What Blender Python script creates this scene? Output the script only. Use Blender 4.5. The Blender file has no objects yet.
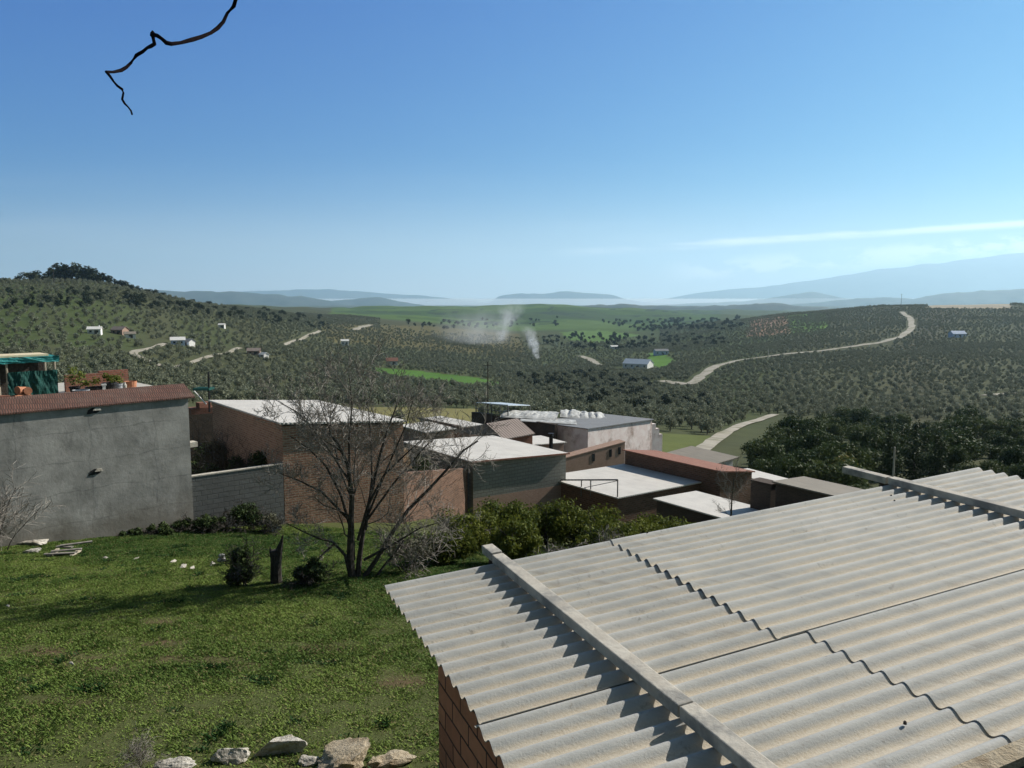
import bpy, bmesh, math, random
import numpy as np
from mathutils import Vector
R = math.radians
rng = np.random.default_rng(7)
random.seed(7)
sc = bpy.context.scene

# ------------------------------------------------------------------ camera, sky, sun, exposure
F = 768.0; HOR = 300.0; TH = math.atan((384 - HOR) / F)
cam = bpy.data.cameras.new('camera'); cam.lens = 27.0; cam.sensor_width = 36.0
cam.clip_start = 0.05; cam.clip_end = 80000
cam_o = bpy.data.objects.new('camera', cam); sc.collection.objects.link(cam_o)
cam_o.location = (0, 0, 0); cam_o.rotation_euler = (R(90) - TH, 0, 0)
sc.camera = cam_o
SUN_AZ = 58.0; SUN_EL = 33.0            # azimuth clockwise from the viewing direction
SKY_STRENGTH = 0.10; SUN_STRENGTH = 5.0; EXPOSURE = 0.55
HAZE_DENSITY = 6.2e-5
SKY_GRADE = ((1.7, 0.10), (1.0, 0.385), (0.45, 0.535)); FILL_SKY = (0.31, 0.285, 0.26)
vs = sc.view_settings
vs.view_transform = 'Standard'; vs.look = 'None'; vs.gamma = 1.0; vs.exposure = EXPOSURE; vs.use_curve_mapping = False
sd = Vector((math.sin(R(SUN_AZ)) * math.cos(R(SUN_EL)), math.cos(R(SUN_AZ)) * math.cos(R(SUN_EL)), math.sin(R(SUN_EL))))
sun = bpy.data.lights.new('sun', 'SUN'); sun.energy = SUN_STRENGTH; sun.angle = R(0.53); sun.color = (1.0, 0.945, 0.86)
sun_o = bpy.data.objects.new('sun', sun); sc.collection.objects.link(sun_o)
sun_o.rotation_euler = (-sd).to_track_quat('-Z', 'Y').to_euler()
sun_o.location = (40, 40, 60)

def node(nt, typ, **kw):
    n = nt.nodes.new(typ)
    for k, v in kw.items():
        if k == 'inp':
            for kk, vv in v.items(): n.inputs[kk].default_value = vv
        else: setattr(n, k, v)
    return n

def math_(nt, op, a, b=None, clamp=False):
    n = nt.nodes.new('ShaderNodeMath'); n.operation = op; n.use_clamp = clamp
    for i, v in enumerate((a, b)):
        if v is None: continue
        if isinstance(v, (int, float)): n.inputs[i].default_value = v
        else: nt.links.new(v, n.inputs[i])
    return n.outputs[0]

def mix_(nt, fac, a, b, blend='MIX'):
    n = nt.nodes.new('ShaderNodeMix'); n.data_type = 'RGBA'; n.blend_type = blend
    for i, v in ((0, fac), (6, a), (7, b)):
        if isinstance(v, (int, float)): n.inputs[i].default_value = v
        elif isinstance(v, tuple): n.inputs[i].default_value = (*v, 1) if len(v) == 3 else v
        else: nt.links.new(v, n.inputs[i])
    return n.outputs[2]

def ramp_(nt, fac, lo, hi):
    n = nt.nodes.new('ShaderNodeMapRange'); n.interpolation_type = 'SMOOTHSTEP'
    nt.links.new(fac, n.inputs[0]); n.inputs[1].default_value = lo; n.inputs[2].default_value = hi
    return n.outputs[0]

world = bpy.data.worlds.new("World"); sc.world = world; world.use_nodes = True
wt = world.node_tree; wt.nodes.clear()
sky = node(wt, 'ShaderNodeTexSky', sky_type='NISHITA', sun_disc=False, sun_elevation=R(SUN_EL), sun_rotation=R(SUN_AZ),
           altitude=350, air_density=1.0, dust_density=0.6, ozone_density=2.2)
tc = node(wt, 'ShaderNodeTexCoord'); sp = node(wt, 'ShaderNodeSeparateXYZ'); wt.links.new(tc.outputs['Generated'], sp.inputs[0])
yy = math_(wt, 'MAXIMUM', sp.outputs[1], 0.02)
u_ = math_(wt, 'DIVIDE', sp.outputs[0], yy); v_ = math_(wt, 'DIVIDE', sp.outputs[2], yy)
front = ramp_(wt, sp.outputs[1], 0.1, 0.3)
def cloud_noise(su, sv, detail, seed):
    cx = node(wt, 'ShaderNodeCombineXYZ'); wt.links.new(math_(wt, 'MULTIPLY', u_, su), cx.inputs[0]); wt.links.new(math_(wt, 'MULTIPLY', v_, sv), cx.inputs[1]); cx.inputs[2].default_value = seed
    n = node(wt, 'ShaderNodeTexNoise', inp={'Scale': 1.0, 'Detail': detail, 'Roughness': 0.6}); wt.links.new(cx.outputs[0], n.inputs['Vector'])
    return n.outputs[0]
n1 = cloud_noise(5, 46, 6, 1.3)
def band(c0, slope, u0, w, wob):
    line = math_(wt, 'ADD', math_(wt, 'MULTIPLY', math_(wt, 'SUBTRACT', u_, u0), slope), c0)
    line = math_(wt, 'ADD', line, math_(wt, 'MULTIPLY', math_(wt, 'SUBTRACT', n1, 0.5), wob))
    d = math_(wt, 'ABSOLUTE', math_(wt, 'SUBTRACT', v_, line))
    return math_(wt, 'SUBTRACT', 1.0, ramp_(wt, d, w * 0.15, w))
streak = math_(wt, 'MULTIPLY', band(0.0615, 0.064, 0.10, 0.0075, 0.012), ramp_(wt, u_, 0.03, 0.16))
streak = math_(wt, 'MULTIPLY', streak, ramp_(wt, n1, 0.30, 0.62))
thick = math_(wt, 'MULTIPLY', band(0.094, 0.066, 0.60, 0.0062, 0.006), ramp_(wt, u_, 0.36, 0.56))
streak = math_(wt, 'MAXIMUM', streak, thick)
n2 = cloud_noise(17, 42, 7, 4.1)
cum = math_(wt, 'MULTIPLY', band(0.0385, 0.078, 0.25, 0.019, 0.004), ramp_(wt, n2, 0.44, 0.57))
cum = math_(wt, 'MULTIPLY', cum, ramp_(wt, u_, 0.17, 0.27))
cl = math_(wt, 'MULTIPLY', math_(wt, 'MAXIMUM', math_(wt, 'MULTIPLY', streak, 0.85), math_(wt, 'MULTIPLY', cum, 0.9)), front, True)
n3 = cloud_noise(2.2, 22, 5, 8.0)
veil = math_(wt, 'MULTIPLY', math_(wt, 'MULTIPLY', ramp_(wt, n3, 0.45, 0.8), math_(wt, 'SUBTRACT', 1.0, ramp_(wt, v_, 0.02, 0.2))), math_(wt, 'MULTIPLY', front, 0.14))
cl = math_(wt, 'MAXIMUM', cl, veil)
sx_ = node(wt, 'ShaderNodeSeparateColor'); wt.links.new(sky.outputs[0], sx_.inputs[0]); cx_ = node(wt, 'ShaderNodeCombineColor')
for i_, (gm, gn) in enumerate(SKY_GRADE):       # the clear deep blue of the winter sky ahead
    wt.links.new(math_(wt, 'MULTIPLY', math_(wt, 'POWER', math_(wt, 'MULTIPLY', sky.outputs[0] if False else sx_.outputs[i_], 0.09), gm), gn / SKY_STRENGTH), cx_.inputs[i_])
pale = mix_(wt, 1.0, sky.outputs[0], FILL_SKY, 'MULTIPLY')                        # unseen sky overhead and behind, toned apart as added neutral fill light
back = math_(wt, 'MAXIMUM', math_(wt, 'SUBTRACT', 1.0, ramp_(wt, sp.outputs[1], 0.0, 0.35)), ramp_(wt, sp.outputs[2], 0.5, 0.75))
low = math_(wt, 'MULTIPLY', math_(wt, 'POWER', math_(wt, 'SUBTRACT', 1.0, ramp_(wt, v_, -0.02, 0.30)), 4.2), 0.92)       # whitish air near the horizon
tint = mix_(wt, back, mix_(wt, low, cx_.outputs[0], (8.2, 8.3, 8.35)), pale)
col = mix_(wt, cl, tint, (9.6, 9.7, 9.8))
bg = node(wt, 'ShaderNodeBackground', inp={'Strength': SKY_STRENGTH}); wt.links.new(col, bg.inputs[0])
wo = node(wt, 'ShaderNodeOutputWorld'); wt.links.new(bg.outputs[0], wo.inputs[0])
sc.cycles.max_bounces = 6; sc.cycles.diffuse_bounces = 3; sc.cycles.glossy_bounces = 2; sc.cycles.transparent_max_bounces = 8
sc.cycles.volume_bounces = 1; sc.cycles.use_denoising = True; sc.cycles.volume_step_rate = 2.0

# ------------------------------------------------------------------ picture geometry helpers
def ray(px, py):
    xc = (px - 512) / F; yc = (384 - py) / F
    return np.array([xc, math.cos(TH) + yc * math.sin(TH), -math.sin(TH) + yc * math.cos(TH)])
def at(px, py, y):
    r = ray(px, py); return r * (y / r[1])

# ------------------------------------------------------------------ scene-building helpers
COL = sc.collection
class MB:
    def __init__(s): s.v = []; s.f = []; s.c = []; s.m = []; s.n = 0
    def add(s, verts, faces, col=None, mi=0):
        verts = np.asarray(verts, float).reshape(-1, 3)
        s.v.append(verts); s.f += [tuple(int(i) + s.n for i in f) for f in faces]; s.m += [mi] * len(faces)
        s.c.append(np.tile(np.array(col if col is not None else (1, 1, 1)), (len(verts), 1)) if col is None or np.ndim(col) == 1 else np.asarray(col))
        s.n += len(verts); return s
    def quad(s, a, b, c, d, col=None): return s.add([a, b, c, d], [(0, 1, 2, 3)], col)
    def box(s, o, ex, ey, ez, col=None, mi=0):
        o, ex, ey, ez = (np.array(k, float) for k in (o, ex, ey, ez))
        v = [o, o + ex, o + ex + ey, o + ey, o + ez, o + ex + ez, o + ex + ey + ez, o + ey + ez]
        return s.add(v, [(3, 2, 1, 0), (4, 5, 6, 7), (0, 1, 5, 4), (1, 2, 6, 5), (2, 3, 7, 6), (3, 0, 4, 7)], col, mi)
    def cbox(s, c, sx, sy, sz, rz=0, col=None):
        a = np.array([math.cos(rz), math.sin(rz), 0]) * sx; b = np.array([-math.sin(rz), math.cos(rz), 0]) * sy; e = np.array([0, 0, sz])
        return s.box(np.array(c) - a / 2 - b / 2, a, b, e, col)
    def prism(s, bot, top, col=None):
        n = len(bot); v = list(bot) + list(top)
        f = [tuple(range(n))[::-1], tuple(range(n, 2 * n))] + [(i, (i + 1) % n, n + (i + 1) % n, n + i) for i in range(n)]
        return s.add(v, f, col)
    def tube(s, pts, rad, n=6, col=None, cap=True, mi=0):
        pts = np.asarray(pts, float); k = len(pts); rad = np.broadcast_to(np.asarray(rad, float), (k,))
        t = np.gradient(pts, axis=0); t /= np.linalg.norm(t, axis=1)[:, None] + 1e-9
        ref = np.array([0.31, 0.17, 0.93]);
        if abs(t[0] @ ref) > 0.9: ref = np.array([0.9, 0.3, 0.1])
        a = np.cross(t, ref); a /= np.linalg.norm(a, axis=1)[:, None] + 1e-9; b = np.cross(t, a)
        an = np.arange(n) * 2 * math.pi / n
        v = pts[:, None] + rad[:, None, None] * (a[:, None] * np.cos(an)[None, :, None] + b[:, None] * np.sin(an)[None, :, None])
        f = [(i * n + j, i * n + (j + 1) % n, (i + 1) * n + (j + 1) % n, (i + 1) * n + j) for i in range(k - 1) for j in range(n)]
        if cap: f += [tuple(range(n))[::-1], tuple(range((k - 1) * n, k * n))]
        return s.add(v.reshape(-1, 3), f, col, mi)
    def lathe(s, c, prof, n=14, col=None):
        an = np.arange(n) * 2 * math.pi / n
        v = [[c[0] + r * math.cos(x), c[1] + r * math.sin(x), c[2] + z] for r, z in prof for x in an]
        k = len(prof)
        f = [(i * n + j, i * n + (j + 1) % n, (i + 1) * n + (j + 1) % n, (i + 1) * n + j) for i in range(k - 1) for j in range(n)]
        f += [tuple(range(n))[::-1], tuple(range((k - 1) * n, k * n))]
        return s.add(v, f, col)

def mesh_arrays(name, v, fv, sizes=None, col=None):
    """v (n,3); fv flat vertex indices, sizes constant int"""
    me = bpy.data.meshes.new(name); v = np.asarray(v, np.float32); fv = np.asarray(fv, np.int32).ravel()
    nf = len(fv) // sizes
    me.vertices.add(len(v)); me.vertices.foreach_set('co', v.ravel())
    me.loops.add(len(fv)); me.loops.foreach_set('vertex_index', fv)
    me.polygons.add(nf); me.polygons.foreach_set('loop_start', np.arange(nf, dtype=np.int32) * sizes)
    if col is not None:
        a = me.color_attributes.new('Col', 'FLOAT_COLOR', 'POINT'); c4 = np.ones((len(v), 4), np.float32); c4[:, :3] = col
        a.data.foreach_set('color', c4.ravel())
    me.update(calc_edges=True); me.validate(); return me

def link(name, me, mat, parent=None, loc=None, smooth=False):
    o = bpy.data.objects.new(name, me); COL.objects.link(o)
    for m in (mat if isinstance(mat, (list, tuple)) else [mat]): me.materials.append(m)
    if smooth: me.polygons.foreach_set('use_smooth', np.ones(len(me.polygons), bool))
    if parent is not None: o.parent = parent
    if loc is not None: o.location = loc
    return o

def build(name, mb, mat, parent=None, smooth=False, bevel=0, origin=None):
    """one mesh object out of a mesh builder holding world coordinates; uv in metres"""
    v = np.concatenate(mb.v); c = np.concatenate(mb.c)
    org = np.array(parent.location if parent is not None else (origin if origin is not None else (0, 0, 0)), float)
    if parent is not None and parent.parent is not None: org = org + np.array(parent.parent.location)
    me = bpy.data.meshes.new(name); me.from_pydata((v - org).tolist(), [], mb.f); me.update()
    me.polygons.foreach_set('material_index', np.array(mb.m, np.int32))
    a = me.color_attributes.new('Col', 'FLOAT_COLOR', 'POINT'); c4 = np.ones((len(v), 4), np.float32); c4[:, :3] = c
    a.data.foreach_set('color', c4.ravel())
    uv = me.uv_layers.new(name='UVMap'); nl = len(me.loops)
    li = np.empty(nl, np.int32); me.loops.foreach_get('vertex_index', li)
    tot = np.empty(len(me.polygons), np.int32); me.polygons.foreach_get('loop_total', tot)
    nr = np.empty(len(me.polygons) * 3, np.float32); me.polygons.foreach_get('normal', nr); nr = np.repeat(nr.reshape(-1, 3), tot, axis=0)
    p = v[li]; flat = np.abs(nr[:, 2]) > 0.75
    h = np.stack([-nr[:, 1], nr[:, 0]], 1); h /= np.linalg.norm(h, axis=1)[:, None] + 1e-9
    ux = np.where(flat, p[:, 0] * UD[0] + p[:, 1] * UD[1], p[:, 0] * h[:, 0] + p[:, 1] * h[:, 1])
    uy = np.where(flat, p[:, 0] * VD[0] + p[:, 1] * VD[1], p[:, 2])
    uv.data.foreach_set('uv', np.stack([ux, uy], 1).astype(np.float32).ravel())
    o = link(name, me, mat, parent, smooth=smooth)
    if parent is None: o.location = org
    if bevel:
        md = o.modifiers.new('bevel', 'BEVEL'); md.width = bevel; md.segments = 2; md.limit_method = 'ANGLE'
    return o

def tag(o, label=None, cat=None, group=None, kind=None):
    if label: o['label'] = label
    if cat: o['category'] = cat
    if group: o['group'] = group
    if kind: o['kind'] = kind
    return o
def thing(name, label, cat, loc, group=None):
    o = bpy.data.objects.new(name, None); COL.objects.link(o); o.empty_display_size = 0.3
    o.location = tuple(float(k) for k in loc); return tag(o, label, cat, group)

UD = np.array([0.80, 0.60, 0.0]); VD = np.array([-0.60, 0.80, 0.0])   # the two directions of the village's walls

# ------------------------------------------------------------------ materials
def new_mat(name):
    m = bpy.data.materials.new(name); m.use_nodes = True; nt = m.node_tree
    return m, nt, nt.nodes['Principled BSDF']
def coord(nt, kind='Object', scale=(1, 1, 1), rot=(0, 0, 0)):
    t = node(nt, 'ShaderNodeTexCoord'); mp = node(nt, 'ShaderNodeMapping', inp={'Scale': scale, 'Rotation': rot}); nt.links.new(t.outputs[kind], mp.inputs[0]); return mp.outputs[0]
def noise(nt, vec, scale, detail=4, rough=0.55):
    n = node(nt, 'ShaderNodeTexNoise', inp={'Scale': scale, 'Detail': detail, 'Roughness': rough}); nt.links.new(vec, n.inputs['Vector']); return n.outputs[0]
def bump(nt, bs, h, dist, strength=1.0):
    b = node(nt, 'ShaderNodeBump', inp={'Strength': strength, 'Distance': dist}); nt.links.new(h, b.inputs['Height']); nt.links.new(b.outputs[0], bs.inputs['Normal'])
def m_noise(name, c1, c2, scale=3, rough=0.85, bmp=0.01, c3=None, s3=0.6, spec=0.3, coords='Object', det=6):
    m, nt, bs = new_mat(name); v = coord(nt, coords)
    n = noise(nt, v, scale, det, 0.6); c = mix_(nt, ramp_(nt, n, 0.32, 0.68), c1, c2)
    if c3 is not None: c = mix_(nt, ramp_(nt, noise(nt, v, s3, 5, 0.65), 0.48, 0.68), c, c3)
    nt.links.new(c, bs.inputs['Base Color']); bs.inputs['Roughness'].default_value = rough; bs.inputs['Specular IOR Level'].default_value = spec
    if bmp: bump(nt, bs, noise(nt, v, scale * 5, 5, 0.65), bmp)
    return m
def m_brick(name, c1, c2, mortar, w, h, mw=0.012, dirt=(0.10, 0.085, 0.07), dirt_amt=0.5, bmp=0.012, off=0.5):
    m, nt, bs = new_mat(name); v = coord(nt, 'UV')
    b = node(nt, 'ShaderNodeTexBrick', offset=off, inp={'Color1': (*c1, 1), 'Color2': (*c2, 1), 'Mortar': (*mortar, 1), 'Scale': 1.0, 'Mortar Size': mw, 'Mortar Smooth': 0.2, 'Brick Width': w, 'Row Height': h, 'Bias': 0.0})
    wob = node(nt, 'ShaderNodeVectorMath', operation='ADD'); nt.links.new(v, wob.inputs[0])
    nn = node(nt, 'ShaderNodeTexNoise', inp={'Scale': 1.5, 'Detail': 3.0}); nt.links.new(v, nn.inputs['Vector'])
    sc_ = node(nt, 'ShaderNodeVectorMath', operation='SCALE'); sc_.inputs['Scale'].default_value = 0.05; nt.links.new(nn.outputs[1], sc_.inputs[0]); nt.links.new(sc_.outputs[0], wob.inputs[1])
    nt.links.new(wob.outputs[0], b.inputs['Vector'])
    n = noise(nt, v, 0.9, 6, 0.7); n2 = noise(nt, v, 7, 4, 0.6)
    c = mix_(nt, math_(nt, 'MULTIPLY', ramp_(nt, n, 0.42, 0.72), dirt_amt), b.outputs[0], dirt)
    c = mix_(nt, math_(nt, 'MULTIPLY', ramp_(nt, n2, 0.3, 0.8), 0.35), c, tuple(k * 0.55 for k in c1))
    nt.links.new(c, bs.inputs['Base Color']); bs.inputs['Roughness'].default_value = 0.92; bs.inputs['Specular IOR Level'].default_value = 0.2
    hh = math_(nt, 'ADD', math_(nt, 'MULTIPLY', b.outputs[1], -1.0), math_(nt, 'MULTIPLY', n2, 0.8)); bump(nt, bs, hh, bmp)
    return m
def m_attr(name, rough=0.8, spec=0.2, transl=0.0, var=0.0, vscale=3.0):
    m, nt, bs = new_mat(name); a = node(nt, 'ShaderNodeVertexColor', layer_name='Col'); c = a.outputs[0]
    if var:
        n = noise(nt, coord(nt, 'Object'), vscale, 4, 0.6); c = mix_(nt, ramp_(nt, n, 0.3, 0.7), c, mix_(nt, 1.0, c, (1 - var,) * 3, 'MULTIPLY'))
    nt.links.new(c, bs.inputs['Base Color']); bs.inputs['Roughness'].default_value = rough; bs.inputs['Specular IOR Level'].default_value = spec
    if transl:
        tr = node(nt, 'ShaderNodeBsdfTranslucent'); nt.links.new(c, tr.inputs[0]); mx = node(nt, 'ShaderNodeMixShader'); mx.inputs[0].default_value = transl
        nt.links.new(bs.outputs[0], mx.inputs[1]); nt.links.new(tr.outputs[0], mx.inputs[2]); nt.links.new(mx.outputs[0], nt.nodes['Material Output'].inputs[0])
    return m
def m_leaf(name, dark, light, transl=0.25, rough=0.6):
    """leaf colour varies per leaf through the Col attribute (r = 0..1 mix)"""
    m, nt, bs = new_mat(name); a = node(nt, 'ShaderNodeVertexColor', layer_name='Col')
    s_ = node(nt, 'ShaderNodeSeparateColor'); nt.links.new(a.outputs[0], s_.inputs[0])
    oi = node(nt, 'ShaderNodeObjectInfo')
    f = math_(nt, 'ADD', math_(nt, 'MULTIPLY', s_.outputs[0], 0.75), math_(nt, 'MULTIPLY', oi.outputs['Random'], 0.25))
    c = mix_(nt, f, dark, light)
    nt.links.new(c, bs.inputs['Base Color']); bs.inputs['Roughness'].default_value = rough; bs.inputs['Specular IOR Level'].default_value = 0.06
    tr = node(nt, 'ShaderNodeBsdfTranslucent'); nt.links.new(c, tr.inputs[0]); mx = node(nt, 'ShaderNodeMixShader'); mx.inputs[0].default_value = transl
    nt.links.new(bs.outputs[0], mx.inputs[1]); nt.links.new(tr.outputs[0], mx.inputs[2]); nt.links.new(mx.outputs[0], nt.nodes['Material Output'].inputs[0])
    return m

def m_plaster():
    m, nt, bs = new_mat('grey_render'); v = coord(nt, 'UV')
    n = noise(nt, v, 0.8, 7, 0.68); n2 = noise(nt, coord(nt, 'UV', (1.3, 0.8, 1)), 1.2, 6, 0.7); n3 = noise(nt, v, 9, 5, 0.7)
    c = mix_(nt, ramp_(nt, n, 0.30, 0.70), (0.20, 0.20, 0.185), (0.345, 0.34, 0.315))
    c = mix_(nt, math_(nt, 'MULTIPLY', ramp_(nt, n2, 0.50, 0.72), 0.55), c, (0.12, 0.12, 0.115))
    c = mix_(nt, math_(nt, 'MULTIPLY', ramp_(nt, n3, 0.55, 0.8), 0.4), c, (0.30, 0.30, 0.285))
    b = node(nt, 'ShaderNodeTexBrick', offset=0.0, inp={'Color1': (0, 0, 0, 1), 'Color2': (0, 0, 0, 1), 'Mortar': (1, 1, 1, 1), 'Scale': 1.0, 'Mortar Size': 0.035, 'Mortar Smooth': 1.0, 'Brick Width': 2.1, 'Row Height': 1.02})
    wob = node(nt, 'ShaderNodeVectorMath', operation='ADD'); nt.links.new(v, wob.inputs[0])
    nn = node(nt, 'ShaderNodeTexNoise', inp={'Scale': 0.9, 'Detail': 4.0}); nt.links.new(v, nn.inputs['Vector'])
    s_ = node(nt, 'ShaderNodeVectorMath', operation='SCALE'); s_.inputs['Scale'].default_value = 0.42; nt.links.new(nn.outputs[1], s_.inputs[0]); nt.links.new(s_.outputs[0], wob.inputs[1])
    nt.links.new(wob.outputs[0], b.inputs['Vector'])
    c = mix_(nt, math_(nt, 'MULTIPLY', math_(nt, 'MULTIPLY', b.outputs[1], ramp_(nt, n2, 0.3, 0.62)), 0.42), c, (0.07, 0.072, 0.075))
    uvs = node(nt, 'ShaderNodeSeparateXYZ'); nt.links.new(v, uvs.inputs[0]); damp = math_(nt, 'ADD', uvs.outputs[1], math_(nt, 'MULTIPLY', n, 1.8))
    c = mix_(nt, math_(nt, 'MULTIPLY', math_(nt, 'SUBTRACT', 1.0, ramp_(nt, damp, -6.9, -5.9)), 0.55), c, (0.135, 0.115, 0.085))     # damp, earthy foot of the wall
    runs = noise(nt, coord(nt, 'UV', (3.5, 0.22, 1)), 1.0, 5, 0.65); c = mix_(nt, math_(nt, 'MULTIPLY', ramp_(nt, runs, 0.56, 0.72), 0.35), c, (0.12, 0.122, 0.115))
    nt.links.new(c, bs.inputs['Base Color']); bs.inputs['Roughness'].default_value = 0.95; bs.inputs['Specular IOR Level'].default_value = 0.15
    bump(nt, bs, math_(nt, 'ADD', n, math_(nt, 'MULTIPLY', n3, 0.3)), 0.022)
    return m

def m_fibrecement():
    m, nt, bs = new_mat('weathered_fibre_cement'); a = node(nt, 'ShaderNodeVertexColor', layer_name='Col')
    s_ = node(nt, 'ShaderNodeSeparateColor'); nt.links.new(a.outputs[0], s_.inputs[0])       # r: how deep in the valley, g: sheet shade
    v = coord(nt, 'Object'); n = noise(nt, v, 2.2, 6, 0.65); fine = noise(nt, v, 55, 4, 0.7); lane = noise(nt, coord(nt, 'Object', (1, 1, 1)), 0.7, 5, 0.6)
    crest = mix_(nt, ramp_(nt, n, 0.3, 0.7), (0.375, 0.375, 0.35), (0.455, 0.45, 0.415))
    dirt = mix_(nt, ramp_(nt, fine, 0.25, 0.7), (0.47, 0.395, 0.29), (0.53, 0.475, 0.375))
    amt = math_(nt, 'MULTIPLY', ramp_(nt, math_(nt, 'ADD', s_.outputs[0], math_(nt, 'MULTIPLY', math_(nt, 'SUBTRACT', n, 0.5), 0.7)), 0.34, 0.86), ramp_(nt, lane, 0.05, 0.55))
    c = mix_(nt, amt, crest, dirt)
    spots = noise(nt, v, 19, 3, 0.6)
    c = mix_(nt, math_(nt, 'MULTIPLY', ramp_(nt, spots, 0.66, 0.76), 0.45), c, (0.20, 0.165, 0.12))
    grey = noise(nt, coord(nt, 'Object', (0.7, 4, 1), (0, 0, R(-23))), 1.2, 5, 0.7)
    c = mix_(nt, math_(nt, 'MULTIPLY', ramp_(nt, grey, 0.52, 0.75), 0.35), c, (0.30, 0.30, 0.285))
    lich = noise(nt, v, 7.5, 6, 0.75); big_ = noise(nt, v, 0.55, 4, 0.6)
    c = mix_(nt, math_(nt, 'MULTIPLY', math_(nt, 'MULTIPLY', ramp_(nt, lich, 0.58, 0.68), ramp_(nt, big_, 0.36, 0.58)), 0.7), c, (0.185, 0.18, 0.155))
    run = noise(nt, coord(nt, 'Object', (0.35, 7, 1), (0, 0, R(-23.2))), 1.6, 6, 0.7)
    c = mix_(nt, math_(nt, 'MULTIPLY', ramp_(nt, run, 0.52, 0.72), 0.5), c, (0.27, 0.245, 0.20))
    c = mix_(nt, math_(nt, 'MULTIPLY', ramp_(nt, big_, 0.45, 0.7), 0.25), c, (0.62, 0.60, 0.56))
    c = mix_(nt, 1.0, c, mix_(nt, s_.outputs[1], (0.86, 0.86, 0.86), (1.06, 1.06, 1.06)), 'MULTIPLY')
    nt.links.new(c, bs.inputs['Base Color']); bs.inputs['Roughness'].default_value = 0.78; bs.inputs['Specular IOR Level'].default_value = 0.35
    bump(nt, bs, math_(nt, 'ADD', fine, n), 0.004)
    return m
def m_whiteroof(name, base, ripple=0.177, tintc=(0.36, 0.34, 0.31)):
    m, nt, bs = new_mat(name); v = coord(nt, 'UV')
    n = noise(nt, v, 0.7, 6, 0.65); n2 = noise(nt, coord(nt, 'UV', (3.2, 0.35, 1)), 1.0, 5, 0.65)
    c = mix_(nt, ramp_(nt, n, 0.32, 0.7), tuple(k * 0.86 for k in base), base)
    c = mix_(nt, math_(nt, 'MULTIPLY', ramp_(nt, n2, 0.5, 0.75), 0.5), c, tintc)
    nt.links.new(c, bs.inputs['Base Color']); bs.inputs['Roughness'].default_value = 0.8
    w = node(nt, 'ShaderNodeTexWave', wave_type='BANDS', bands_direction='X', inp={'Scale': 0.314 / ripple * 1.0, 'Distortion': 0.0}); nt.links.new(v, w.inputs[0])
    bump(nt, bs, w.outputs[1], 0.03, 0.7)
    return m

M = {}
M['fibre'] = m_fibrecement()
M['plaster'] = m_plaster()
M['white_roof'] = m_whiteroof('pale_sheet_roof', (0.60, 0.57, 0.52))
M['grey_roof'] = m_whiteroof('grey_sheet_roof', (0.20, 0.205, 0.21), tintc=(0.14, 0.14, 0.14))
M['beige_roof'] = m_whiteroof('brownish_sheet_roof', (0.24, 0.21, 0.165), tintc=(0.13, 0.11, 0.085))
M['tile_roof'] = m_whiteroof('brown_tile_roof', (0.27, 0.215, 0.185), 0.22, (0.17, 0.125, 0.10))
M['brick_near'] = m_brick('orange_hollow_brick', (0.78, 0.31, 0.16), (0.62, 0.23, 0.12), (0.09, 0.055, 0.04), 0.40, 0.19, 0.012, dirt=(0.12, 0.07, 0.045), dirt_amt=0.4, bmp=0.02)
M['brick'] = m_brick('old_brown_brick', (0.45, 0.25, 0.165), (0.29, 0.145, 0.095), (0.44, 0.35, 0.27), 0.27, 0.10, 0.016, dirt=(0.25, 0.17, 0.12), dirt_amt=0.45, bmp=0.02)
M['brick_red'] = m_brick('red_brick', (0.32, 0.13, 0.085), (0.25, 0.10, 0.065), (0.26, 0.17, 0.13), 0.25, 0.075, 0.012, dirt=(0.13, 0.08, 0.06))
M['brick_dark'] = m_brick('dark_brown_brick', (0.115, 0.08, 0.06), (0.085, 0.06, 0.048), (0.10, 0.085, 0.07), 0.25, 0.075, 0.014, dirt=(0.05, 0.045, 0.04))  # very dark brown brick tone, shared by all the dark walls
M['brick_low'] = m_brick('weathered_brown_brick', (0.215, 0.115, 0.075), (0.125, 0.068, 0.045), (0.19, 0.14, 0.105), 0.30, 0.12, 0.02, dirt=(0.08, 0.06, 0.045), dirt_amt=0.5, bmp=0.02)
M['block'] = m_brick('grey_concrete_block', (0.235, 0.235, 0.205), (0.20, 0.205, 0.18), (0.145, 0.14, 0.12), 0.40, 0.20, 0.016, dirt=(0.16, 0.155, 0.13), dirt_amt=0.5)
M['block_wall'] = m_brick('rough_grey_block', (0.165, 0.165, 0.155), (0.145, 0.145, 0.135), (0.115, 0.115, 0.11), 0.40, 0.19, 0.014, dirt=(0.10, 0.10, 0.095), bmp=0.012)
M['pinkwall'] = m_noise('pinkish_white_render', (0.70, 0.59, 0.555), (0.80, 0.725, 0.69), 1.6, 0.9, 0.02, c3=(0.36, 0.27, 0.23), s3=0.45)
M['adobe'] = m_brick('pale_brown_brick', (0.42, 0.26, 0.19), (0.36, 0.21, 0.15), (0.40, 0.33, 0.27), 0.25, 0.075, 0.014, dirt=(0.28, 0.2, 0.15))
M['white'] = m_noise('white_paint', (0.62, 0.60, 0.56), (0.76, 0.75, 0.72), 2.5, 0.8, 0.004)
M['coping'] = m_brick('red_tile_coping', (0.19, 0.095, 0.072), (0.12, 0.062, 0.05), (0.075, 0.05, 0.042), 0.07, 0.31, 0.018, dirt=(0.16, 0.12, 0.10), bmp=0.03)
M['red_edge'] = m_noise('red_brick_coping', (0.27, 0.13, 0.09), (0.21, 0.095, 0.065), 4, 0.9, 0.01)
M['concrete'] = m_noise('cast_concrete', (0.42, 0.38, 0.315), (0.54, 0.50, 0.42), 6, 0.9, 0.006, c3=(0.26, 0.25, 0.225), s3=2.2)
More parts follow.
